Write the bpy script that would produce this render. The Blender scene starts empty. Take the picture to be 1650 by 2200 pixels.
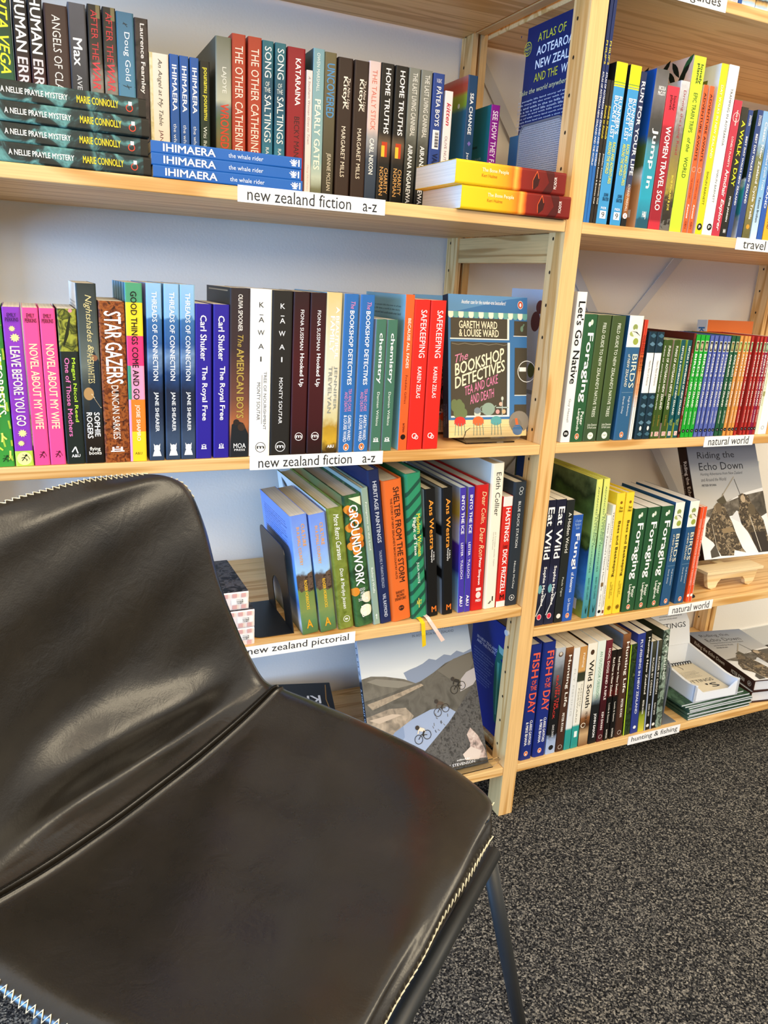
import bpy, bmesh, math, random
from mathutils import Matrix, Vector, Euler
from math import sin, cos, pi, sqrt, radians

random.seed(7)
scene = bpy.context.scene
col = scene.collection

# ---------------------------------------------------------------- camera, light, exposure
cam_data = bpy.data.cameras.new('camera')
cam_data.sensor_fit = 'VERTICAL'
cam_data.sensor_height = 36.0
cam_data.lens = 26.96
cam_data.clip_start = 0.02
cam = bpy.data.objects.new('camera', cam_data)
cam.location = (-0.8114, -1.0851, 1.0302)
cam.rotation_euler = (radians(73.3608), radians(-3.104), radians(-24.4466))
col.objects.link(cam)
scene.camera = cam

scene.view_settings.view_transform = 'Standard'
scene.view_settings.look = 'None'
scene.view_settings.gamma = 1.0
scene.view_settings.use_curve_mapping = False
scene.view_settings.exposure = -0.1

world = bpy.data.worlds.new('shop_ambience')
scene.world = world
world.use_nodes = True
wn, wl = world.node_tree.nodes, world.node_tree.links
w_tc = wn.new('ShaderNodeTexCoord')
w_sep = wn.new('ShaderNodeSeparateXYZ')
wl.new(w_tc.outputs['Generated'], w_sep.inputs[0])
w_mr = wn.new('ShaderNodeMapRange')
w_mr.inputs['From Min'].default_value = -0.12
w_mr.inputs['From Max'].default_value = 0.12
wl.new(w_sep.outputs['Z'], w_mr.inputs['Value'])
w_mix = wn.new('ShaderNodeMix')
w_mix.data_type = 'RGBA'
w_mix.inputs[6].default_value = (0.14, 0.14, 0.15, 1)      # dark shop floor further off
w_mix.inputs[7].default_value = (0.94, 0.91, 0.86, 1)       # pale ceiling and daylight
wl.new(w_mr.outputs[0], w_mix.inputs[0])
wl.new(w_mix.outputs[2], wn['Background'].inputs[0])
wn['Background'].inputs[1].default_value = 0.95


def area(name, loc, target, size, power, color):
    d = bpy.data.lights.new(name, 'AREA')
    d.shape = 'RECTANGLE'
    d.size, d.size_y = size
    d.energy = power
    d.color = color
    o = bpy.data.objects.new(name, d)
    o.location = loc
    o.rotation_euler = (Vector(target) - Vector(loc)).to_track_quat('-Z', 'Y').to_euler()
    col.objects.link(o)
    return o


# daylight through the shop window (left, behind the photographer) and the warm lamps, plus one added fill panel
area('window_daylight', (-3.4, -0.55, 0.80), (-0.4, 0.35, 0.55), (1.5, 1.1), 145, (0.20, 0.50, 1.0))
area('window_daylight_front', (-3.0, -2.4, 0.85), (-0.6, -0.2, 0.5), (1.2, 1.0), 26, (0.40, 0.64, 1.0))
area('ceiling_lamp_far', (-0.2, -3.3, 2.6), (-0.1, 0.3, 1.2), (2.6, 0.5), 72, (1.0, 0.80, 0.50))
area('low_fill_panel', (-0.9, -3.7, 1.8), (-0.2, 0.3, 1.2), (2.2, 0.5), 44, (1.0, 0.82, 0.54))  # unseen panel, added to warm and brighten the wall behind the shelves
area('ceiling_lamp_front', (0.25, -1.75, 2.55), (0.1, 0.0, 1.0), (0.9, 0.3), 11, (1.0, 0.78, 0.5))
area('ceiling_lamp_right', (1.7, -1.5, 2.55), (0.5, 0.0, 0.9), (0.6, 0.6), 8, (1.0, 0.78, 0.5))
area('wall_lamp_right', (3.0, -0.9, 2.0), (-0.5, -0.2, 0.7), (1.3, 0.7), 27, (1.0, 0.84, 0.58))
area('ceiling_lamp_shelf', (-0.75, -0.55, 2.6), (-0.7, -0.3, 0.6), (0.5, 0.3), 9, (1.0, 0.78, 0.5))

FLOOR = 0.0
ZO = 1.143            # height of the top left shelf above the floor


# ---------------------------------------------------------------- colours and materials
def lin(h, a=1.0):
    h = h.lstrip('#')
    r = []
    for i in (0, 2, 4):
        c = int(h[i:i + 2], 16) / 255
        r.append(c / 12.92 if c <= 0.04045 else ((c + 0.055) / 1.055) ** 2.4)
    return (r[0], r[1], r[2], a)


MATS = {}


def new_mat(name, rough=0.5, spec=0.5):
    m = bpy.data.materials.new(name)
    m.use_nodes = True
    b = m.node_tree.nodes['Principled BSDF']
    b.inputs['Roughness'].default_value = rough
    b.inputs['Specular IOR Level'].default_value = spec
    return m, m.node_tree.nodes, m.node_tree.links, b


def flat(h, rough=0.45, spec=0.25):
    k = ('f', h, rough, spec)
    if k not in MATS:
        m, n, l, b = new_mat('print ' + h, rough, spec)
        b.inputs['Base Color'].default_value = lin(h)
        MATS[k] = m
    return MATS[k]


def ramp_fill(r, stops, interp='LINEAR'):
    r.color_ramp.interpolation = interp
    e = r.color_ramp.elements
    while len(e) > 1:
        e.remove(e[-1])
    e[0].position, e[0].color = stops[0][0], lin(stops[0][1])
    for p, c in stops[1:]:
        q = e.new(p)
        q.color = lin(c)


def cover_mat(spec, rough=0.45):
    """printed cover stock: flat colour, mottled ('m', colours, scale) or picture ('g', stops, noise, scale)"""
    if isinstance(spec, str):
        return flat(spec, rough)
    k = repr(spec)
    if k in MATS:
        return MATS[k]
    m, n, l, b = new_mat('printed picture', rough, 0.25)
    tc = n.new('ShaderNodeTexCoord')
    if spec[0] == 'm':
        no = n.new('ShaderNodeTexNoise')
        no.inputs['Scale'].default_value = spec[2]
        no.inputs['Detail'].default_value = 5
        no.inputs['Distortion'].default_value = 0.8
        l.new(tc.outputs['Object'], no.inputs['Vector'])
        r = n.new('ShaderNodeValToRGB')
        cs = spec[1]
        ramp_fill(r, [(0.3 + 0.4 * i / (len(cs) - 1), c) for i, c in enumerate(cs)])
        l.new(no.outputs['Fac'], r.inputs['Fac'])
    else:
        amt = spec[2] if len(spec) > 2 else 0.0
        sc = spec[3] if len(spec) > 3 else 40
        sep = n.new('ShaderNodeSeparateXYZ')
        l.new(tc.outputs['Generated'], sep.inputs[0])
        no = n.new('ShaderNodeTexNoise')
        no.inputs['Scale'].default_value = sc
        no.inputs['Detail'].default_value = 5
        l.new(tc.outputs['Object'], no.inputs['Vector'])
        s = n.new('ShaderNodeMath'); s.operation = 'SUBTRACT'; s.inputs[1].default_value = 0.5
        l.new(no.outputs['Fac'], s.inputs[0])
        mu = n.new('ShaderNodeMath'); mu.operation = 'MULTIPLY'; mu.inputs[1].default_value = amt * 2
        l.new(s.outputs[0], mu.inputs[0])
        inv = n.new('ShaderNodeMath'); inv.operation = 'SUBTRACT'; inv.inputs[0].default_value = 1.0
        l.new(sep.outputs['Z'], inv.inputs[1])
        ad = n.new('ShaderNodeMath'); ad.operation = 'ADD'
        l.new(inv.outputs[0], ad.inputs[0]); l.new(mu.outputs[0], ad.inputs[1])
        r = n.new('ShaderNodeValToRGB')
        ramp_fill(r, spec[1])
        l.new(ad.outputs[0], r.inputs['Fac'])
    l.new(r.outputs['Color'], b.inputs['Base Color'])
    MATS[k] = m
    return m


def paper_mat(h='#f1ead9'):
    k = ('paper', h)
    if k in MATS:
        return MATS[k]
    m, n, l, b = new_mat('page edges ' + h, 0.8, 0.2)
    tc = n.new('ShaderNodeTexCoord')
    mp = n.new('ShaderNodeMapping')
    mp.inputs['Scale'].default_value = (1400, 3, 3)
    l.new(tc.outputs['Object'], mp.inputs[0])
    no = n.new('ShaderNodeTexNoise')
    no.inputs['Scale'].default_value = 1.0
    l.new(mp.outputs[0], no.inputs['Vector'])
    r = n.new('ShaderNodeValToRGB')
    c = lin(h)
    ramp_fill(r, [(0.3, h), (0.75, h)])
    r.color_ramp.elements[0].color = (c[0] * .78, c[1] * .78, c[2] * .78, 1)
    l.new(no.outputs['Fac'], r.inputs['Fac'])
    l.new(r.outputs['Color'], b.inputs['Base Color'])
    MATS[k] = m
    return m


def wood_mat(name, axis, light='#eac183', dark='#cd9a56', seed=0.0):
    """pine: growth rings stretched along the board"""
    m, n, l, b = new_mat(name, 0.42, 0.4)
    tc = n.new('ShaderNodeTexCoord')
    mp = n.new('ShaderNodeMapping')
    sc = [26.0, 26.0, 26.0]
    sc['XYZ'.index(axis)] = 1.5
    mp.inputs['Scale'].default_value = sc
    mp.inputs['Location'].default_value = (seed, seed * .7, seed * 1.3)
    l.new(tc.outputs['Object'], mp.inputs[0])
    no = n.new('ShaderNodeTexNoise')
    no.inputs['Scale'].default_value = 1.0
    no.inputs['Detail'].default_value = 2
    no.inputs['Distortion'].default_value = 0.4
    l.new(mp.outputs[0], no.inputs['Vector'])
    mu = n.new('ShaderNodeMath'); mu.operation = 'MULTIPLY'; mu.inputs[1].default_value = 26
    l.new(no.outputs['Fac'], mu.inputs[0])
    sn = n.new('ShaderNodeMath'); sn.operation = 'SINE'
    l.new(mu.outputs[0], sn.inputs[0])
    mr = n.new('ShaderNodeMapRange')
    mr.inputs['From Min'].default_value = -1
    mr.inputs['From Max'].default_value = 1
    l.new(sn.outputs[0], mr.inputs['Value'])
    r = n.new('ShaderNodeValToRGB')
    ramp_fill(r, [(0.0, dark), (0.35, light), (1.0, light)])
    l.new(mr.outputs[0], r.inputs['Fac'])
    # fine pores
    mp2 = n.new('ShaderNodeMapping')
    sc2 = [420.0, 420.0, 420.0]
    sc2['XYZ'.index(axis)] = 9.0
    mp2.inputs['Scale'].default_value = sc2
    l.new(tc.outputs['Object'], mp2.inputs[0])
    n2 = n.new('ShaderNodeTexNoise')
    n2.inputs['Scale'].default_value = 1.0
    l.new(mp2.outputs[0], n2.inputs['Vector'])
    mx = n.new('ShaderNodeMix'); mx.data_type = 'RGBA'; mx.blend_type = 'MULTIPLY'
    mx.inputs[0].default_value = 0.22
    l.new(r.outputs['Color'], mx.inputs[6])
    l.new(n2.outputs['Color'], mx.inputs[7])
    n2b = n.new('ShaderNodeValToRGB')
    ramp_fill(n2b, [(0.35, '#b9a58c'), (0.6, '#ffffff')])
    l.new(n2.outputs['Fac'], n2b.inputs['Fac'])
    l.new(n2b.outputs['Color'], mx.inputs[7])
    l.new(mx.outputs[2], b.inputs['Base Color'])
    return m


WOOD_X = wood_mat('pine shelf board', 'X')
WOOD_Z = wood_mat('pine upright', 'Z', seed=3.1)
WOOD_Y = wood_mat('pine rail', 'Y', '#dfb678', '#b98a4f', seed=5.7)
WOOD_PALE = wood_mat('pale pine', 'X', '#efdcb4', '#d9bd8a', seed=8.2)
METAL_BLACK = flat('#15171b', 0.4, 0.5)
METAL_GREY = flat('#6f757d', 0.45, 0.6)
PLASTIC_WHITE = flat('#f3f5f8', 0.5, 0.3)


# ---------------------------------------------------------------- mesh helpers
class MB:
    """collects polygons with a material index"""

    def __init__(self):
        self.v, self.f, self.m = [], [], []

    def add(self, vs, fs, mi=0):
        o = len(self.v)
        self.v += [tuple(p) for p in vs]
        for f in fs:
            self.f.append([i + o for i in f])
            self.m.append(mi)

    def box(self, a, b, mi=0):
        x0, y0, z0 = a
        x1, y1, z1 = b
        self.add([(x0, y0, z0), (x1, y0, z0), (x1, y1, z0), (x0, y1, z0), (x0, y0, z1), (x1, y0, z1), (x1, y1, z1), (x0, y1, z1)],
                 [(0, 3, 2, 1), (4, 5, 6, 7), (0, 1, 5, 4), (1, 2, 6, 5), (2, 3, 7, 6), (3, 0, 4, 7)], mi)

    def prism(self, pts, z0, z1, mi=0, put=None):
        """extrude a 2D outline; put(x, y, z) maps to 3D"""
        put = put or (lambda x, y, z: (x, y, z))
        n = len(pts)
        vs = [put(x, y, z0) for x, y in pts] + [put(x, y, z1) for x, y in pts]
        fs = [list(range(n))[::-1], list(range(n, 2 * n))]
        fs += [(i, (i + 1) % n, n + (i + 1) % n, n + i) for i in range(n)]
        self.add(vs, fs, mi)

    def tube(self, path, r, seg=12, mi=0):
        path = [Vector(p) for p in path]
        rings = []
        t0 = (path[1] - path[0]).normalized()
        up = Vector((0, 0, 1)) if abs(t0.z) < 0.9 else Vector((1, 0, 0))
        nrm = t0.cross(up).normalized()
        for i, p in enumerate(path):
            a = path[max(0, i - 1)]
            b = path[min(len(path) - 1, i + 1)]
            t = (b - a).normalized()
            nrm = (nrm - t * nrm.dot(t)).normalized()
            bn = t.cross(nrm)
            rr = r[i] if isinstance(r, (list, tuple)) else r
            rings.append([p + (nrm * cos(2 * pi * k / seg) + bn * sin(2 * pi * k / seg)) * rr for k in range(seg)])
        o = [q for ring in rings for q in ring]
        fs = []
        for i in range(len(rings) - 1):
            for k in range(seg):
                fs.append((i * seg + k, i * seg + (k + 1) % seg, (i + 1) * seg + (k + 1) % seg, (i + 1) * seg + k))
        fs.append(tuple(range(seg))[::-1])
        fs.append(tuple(range(len(o) - seg, len(o))))
        self.add(o, fs, mi)

    def build(self, name, mats, parent=None, smooth=False, bevel=0.0, segs=2):
        me = bpy.data.meshes.new(name)
        me.from_pydata(self.v, [], self.f)
        for m in (mats if isinstance(mats, (list, tuple)) else [mats]):
            me.materials.append(m)
        me.polygons.foreach_set('material_index', self.m)
        if smooth:
            me.polygons.foreach_set('use_smooth', [True] * len(me.polygons))
        me.update()
        o = bpy.data.objects.new(name, me)
        col.objects.link(o)
        if parent:
            o.parent = parent
        if bevel:
            md = o.modifiers.new('bevel', 'BEVEL')
            md.width = bevel
            md.segments = segs
            md.limit_method = 'ANGLE'
        return o


def fix_normals(o):
    bm = bmesh.new()
    bm.from_mesh(o.data)
    bmesh.ops.recalc_face_normals(bm, faces=bm.faces)
    bm.to_mesh(o.data)
    bm.free()


def tag(o, label, cat, group=None, kind=None):
    o['label'] = label
    o['category'] = cat
    if group:
        o['group'] = group
    if kind:
        o['kind'] = kind
    return o


def thing(name, label, cat, loc=(0, 0, 0), group=None):
    o = bpy.data.objects.new(name, None)
    o.empty_display_size = 0.03
    o.location = loc
    col.objects.link(o)
    return tag(o, label, cat, group)


# ---------------------------------------------------------------- lettering
GLYPHS = {}


def text_mesh(s, style=''):
    """lettering outline as polygons, normalised to a unit box"""
    k = (s, ''.join(c for c in style if c in 'bi'))
    if k in GLYPHS:
        return GLYPHS[k]
    cu = bpy.data.curves.new('t', 'FONT')
    cu.body = s
    cu.size = 1
    cu.resolution_u = 2
    cu.align_x = 'CENTER'
    cu.space_line = 0.86
    if 'i' in style:
        cu.shear = 0.25
    ob = bpy.data.objects.new('t', cu)
    col.objects.link(ob)
    me = bpy.data.meshes.new_from_object(ob)
    vs = [v.co.copy() for v in me.vertices]        # z counts overlaid copies
    fs = [list(p.vertices) for p in me.polygons]
    bpy.data.objects.remove(ob)
    bpy.data.curves.remove(cu)
    bpy.data.meshes.remove(me)
    x0 = min(v.x for v in vs); x1 = max(v.x for v in vs)
    y0 = min(v.y for v in vs); y1 = max(v.y for v in vs)
    if 'b' in style:          # heavier weight: overlaid shifted outlines
        n = len(vs)
        base_v, base_f, layer = list(vs), list(fs), 0
        for v in base_v:
            v.z = 0
        for dx, dy in ((0.034, 0.0), (0.017, 0.012), (0.017, -0.012)):
            o = len(vs)
            layer += 1
            vs += [Vector((v.x + dx, v.y + dy, layer)) for v in base_v]
            fs += [[i + o for i in f] for f in base_f]
        x1 += 0.034
    vs = [((v.x - x0) / (x1 - x0 or 1), (v.y - y0) / (y1 - y0 or 1), v.z * 4e-5) for v in vs]
    GLYPHS[k] = (vs, fs)
    return GLYPHS[k]


def clip_w(pts, lo, hi):
    """the part of a (t, w) outline with lo <= w <= hi"""
    for lim, sgn in ((lo, 1), (hi, -1)):
        out = []
        for i in range(len(pts)):
            a, b = pts[i - 1], pts[i]
            ia, ib = (a[1] - lim) * sgn >= 0, (b[1] - lim) * sgn >= 0
            if ia != ib:
                k = (lim - a[1]) / (b[1] - a[1])
                out.append((a[0] + k * (b[0] - a[0]), lim))
            if ib:
                out.append(b)
        pts = out
        if len(pts) < 3:
            return []
    return pts


BREAKS = [0, .03, .07, .12, .17, .83, .88, .93, .97, 1]


def panel(items, put, W, H, eps=0.00012, curved=False):
    """draws print on a panel.  (t, w): t runs 0..1 from the top down, w 0..1 left to right.
    put(w, t, off) gives the 3D point.  returns MB and its materials"""
    mb, mats, idx = MB(), [], {}

    def mi(c):
        k_ = repr(c)
        if k_ not in idx:
            idx[k_] = len(mats)
            mats.append(cover_mat(c))
        return idx[k_]

    def outline(pts, off, c):
        if not curved:
            mb.add([put(w, t, off) for t, w in pts], [tuple(range(len(pts)))], mi(c))
            return
        for lo, hi in zip(BREAKS[:-1], BREAKS[1:]):
            q = clip_w(pts, lo, hi)
            if q:
                mb.add([put(w, t, off) for t, w in q], [tuple(range(len(q)))], mi(c))

    for n, it in enumerate(items):
        k = it[0]
        off = eps + n * min(0.00006, 0.0012 / len(items))
        if k == 'r':
            _, t0, t1, w0, w1, c = it
            ws_ = [w0] + [w for w in (.03, .07, .12, .17, .83, .88, .93, .97) if w0 < w < w1] + [w1]
            N = len(ws_) - 1
            vs, fs = [], []
            for w in ws_:
                vs += [put(w, t0, off), put(w, t1, off)]
            for i in range(N):
                fs.append((2 * i, 2 * i + 1, 2 * i + 3, 2 * i + 2))
            mb.add(vs, fs, mi(c))
        elif k == 'c' or k == 'o':
            if k == 'c':
                _, t, w, r, c = it[:5]
                rx = r * (it[5] if len(it) > 5 else 1)
                N = 20
                outline([(t + r * sin(2 * pi * i / N) / H, w + rx * cos(2 * pi * i / N) / W) for i in range(N)], off, c)
            else:
                _, t, w, r, th, c = it
                N = 24
                vs = []
                for i in range(N):
                    for q in (r, r - th):
                        vs.append(put(w + q * cos(2 * pi * i / N) / W, t + q * sin(2 * pi * i / N) / H, off))
                mb.add(vs, [(2 * i, 2 * i + 1, (2 * i + 3) % (2 * N), (2 * i + 2) % (2 * N)) for i in range(N)], mi(c))
        elif k == 'p':
            _, pts, c = it
            outline(pts, off, c)
        elif k == 'l':
            _, pts, th, c = it
            q = [Vector((w * W, t * H)) for t, w in pts]
            for i in range(len(q) - 1):
                d = q[i + 1] - q[i]
                if d.length < 1e-6:
                    continue
                nn = Vector((-d.y, d.x)).normalized() * th / 2
                mb.add([put(p.x / W, p.y / H, off + i * 2e-6) for p in (q[i] + nn, q[i] - nn, q[i + 1] - nn, q[i + 1] + nn)], [(0, 1, 2, 3)], mi(c))
        elif k == 'T':
            _, s, t0, t1, w0, w1, c = it[:7]
            st = it[7] if len(it) > 7 else ''
            vs, fs = text_mesh(s, st)
            if 'k' in st:              # upright line climbing to the right
                rise = int(st.split('k')[1]) / 100
                P = [put(w0 + a * (w1 - w0), t1 - b * (t1 - t0) - rise * a, off + q_) for a, b, q_ in vs]
            elif 'u' in st:
                P = [put(w0 + a * (w1 - w0), t1 - b * (t1 - t0), off + q_) for a, b, q_ in vs]
            elif 'v' in st:            # reads bottom-up
                P = [put(w1 - b * (w1 - w0), t1 - a * (t1 - t0), off + q_) for a, b, q_ in vs]
            else:
                P = [put(w0 + b * (w1 - w0), t0 + a * (t1 - t0), off + q_) for a, b, q_ in vs]
            mb.add(P, fs, mi(c))
    return mb, mats


# ---------------------------------------------------------------- books
def book_parts(root, T, h, depth, spine, kind='p', left=None, right=None, items=(), left_items=(), right_items=(), pages='#f1ead9', bulge=None):
    """local frame: origin at the foot of the spine, x across the spine, y into the book, z up"""
    hard = kind == 'h'
    bt = 0.0026 if hard else 0.0005
    if bulge is None:
        bulge = min(0.0045, T * 0.14) if hard else min(0.0012, T * 0.05)
    over = 0.0032 if hard else 0.0

    def sp(x):
        q = min(1.0, abs(x) / (T / 2))          # flat in the middle, rounded towards the joints
        q0 = 0.66 if hard else 0.80
        return bulge * (max(0.0, q - q0) / (1 - q0)) ** 2

    QS = [-1, -.94, -.86, -.76, -.66, .66, .76, .86, .94, 1] if hard else [-1, -.95, -.88, -.80, .80, .88, .95, 1]
    N = len(QS) - 1
    outer = [(-T / 2, depth)] + [(T / 2 * q, sp(T / 2 * q)) for q in QS] + [(T / 2, depth)]
    inn = T / 2 - bt
    inner = [(inn, depth)] + [(-inn * q, sp(inn * q) + bt + 0.0004) for q in QS] + [(-inn, depth)]
    mb = MB()
    n = len(outer)
    vs = []
    for z in (0, h):
        vs += [(x, y, z) for x, y in outer] + [(x, y, z) for x, y in inner[::-1]]
    fs, ms = [], []
    tot = 2 * n
    for i in range(n - 1):
        fs.append((i, i + 1, tot + i + 1, tot + i))
        ms.append(1 if i == 0 else (2 if i == n - 2 else 0))
        fs.append((n + i + 1, n + i, tot + n + i, tot + n + i + 1))
        ms.append(0)
        fs.append((i + 1, i, n + i, n + i + 1)); ms.append(0)
        fs.append((tot + i, tot + i + 1, tot + n + i + 1, tot + n + i)); ms.append(0)
    fs.append((0, tot, tot + n, n)); ms.append(1)
    fs.append((n - 1, tot - 1, 2 * tot - 1, tot + n - 1)); ms.append(2)
    for f, q in zip(fs, ms):
        mb.f.append(list(f)); mb.m.append(q)
    mb.v = vs
    left = left or spine
    right = right or spine
    o = mb.build('cover', [cover_mat(spine), cover_mat(left), cover_mat(right)], root)
    fix_normals(o)
    pg = MB()
    e = 0.0003
    pts = [(inn - e, depth - over)] + [(-(inn - e) * q, sp(inn * q) + bt + (0.0022 if hard else 0.0006)) for q in QS] + [(-inn + e, depth - over)]
    if hard:                                   # concave fore-edge
        pts = [(inn - e, depth - over), *pts[1:-1], (-inn + e, depth - over), (0, depth - over - T * 0.12)]
    pg.prism(pts, over + (0 if hard else 0.0003), h - over - (0 if hard else 0.0003))
    po = pg.build('page_block', [paper_mat(pages)], root)
    fix_normals(po)
    if items:
        words = [i for i in items if i[0] == 'T']
        art = [i for i in items if i[0] != 'T']
        put = lambda w, t, off: ((w - .5) * T, sp((w - .5) * T) - off, h * (1 - t))
        if art:
            m, mm = panel(art, put, T, h, curved=True)
            m.build('spine_artwork', mm, root)
        # title, author and publisher's mark are separate prints
        words.sort(key=lambda i: i[2])
        runs = []
        for i in words:
            if runs and i[2] - max(j[3] for j in runs[-1]) < 0.045:
                runs[-1].append(i)
            else:
                runs.append([i])
        size = lambda r: sum((i[3] - i[2]) * (i[5] - i[4]) for i in r)
        big = max(runs, key=size) if runs else None
        for r in runs:
            nm = 'title_lettering' if r is big else ('publisher_mark' if r[0][2] > 0.84 else 'author_lettering')
            m, mm = panel(r, put, T, h, 0.00012 * (1.5 + 0.6 * len(art)))
            m.build(nm, mm, root)
    if left_items:
        m, mm = panel(left_items, lambda w, t, off: (-T / 2 - off, depth * (1 - w), h * (1 - t)), depth, h)
        m.build('back_cover_print', mm, root)
    if right_items:
        m, mm = panel(right_items, lambda w, t, off: (T / 2 + off, depth * w, h * (1 - t)), depth, h)
        m.build('front_cover_print', mm, root)


def copy_thing(src, label):
    r = src.copy()
    col.objects.link(r)
    r['label'] = label
    for ch in list(src.children):
        c = ch.copy()
        col.objects.link(c)
        c.parent = r
    return r


def B(keys, labels, spine, items=(), d=None, group=None, name='paperback_book', cat='book', **kw):
    """stands one or more copies of a book at the places listed in GEO"""
    if isinstance(keys, str):
        keys, labels = [keys], [labels]
    T = min(GEO[k][3] for k in keys)
    h = sum(GEO[k][4] for k in keys) / len(keys)
    d = d or h * 0.64
    d = min(d, 0.385 - GEO[keys[0]][1])
    if kw.get('kind') == 'h':
        name = 'hardback_book'
    first = None
    for k, lab in zip(keys, labels):
        if first is None:
            o = first = thing(name, lab, cat)
            book_parts(o, T, h, d, spine, items=items, **kw)
        else:
            o = copy_thing(first, lab)
        x, y, z, t, hh, lean = GEO[k]
        o.location = (x + t / 2 * cos(lean), y, z + ZO + 0.0004 + abs(sin(lean)) * T / 2)
        o.rotation_euler = (0, lean, 0)
        if group:
            o['group'] = group
    return first


def place(o, m):
    o.matrix_world = m


def lying(xr, y, zc, rot=0.0):
    """flat book, spine towards the room, head of the spine at the left; (xr, y, zc): right end, spine centre"""
    return Matrix.Translation((xr, y, zc)) @ Matrix.Rotation(rot, 4, 'Z') @ Matrix.Rotation(-pi / 2, 4, 'Y')


def facing(x, y, z, yaw=0.0, tilt=0.0):
    """book turned front cover out, spine at the viewer's left; (x, y, z): foot of the front cover at the spine"""
    return Matrix.Translation((x, y, z)) @ Matrix.Rotation(yaw, 4, 'Z') @ Matrix.Rotation(-tilt, 4, 'X') @ Matrix.Rotation(-pi / 2, 4, 'Z')


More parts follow.
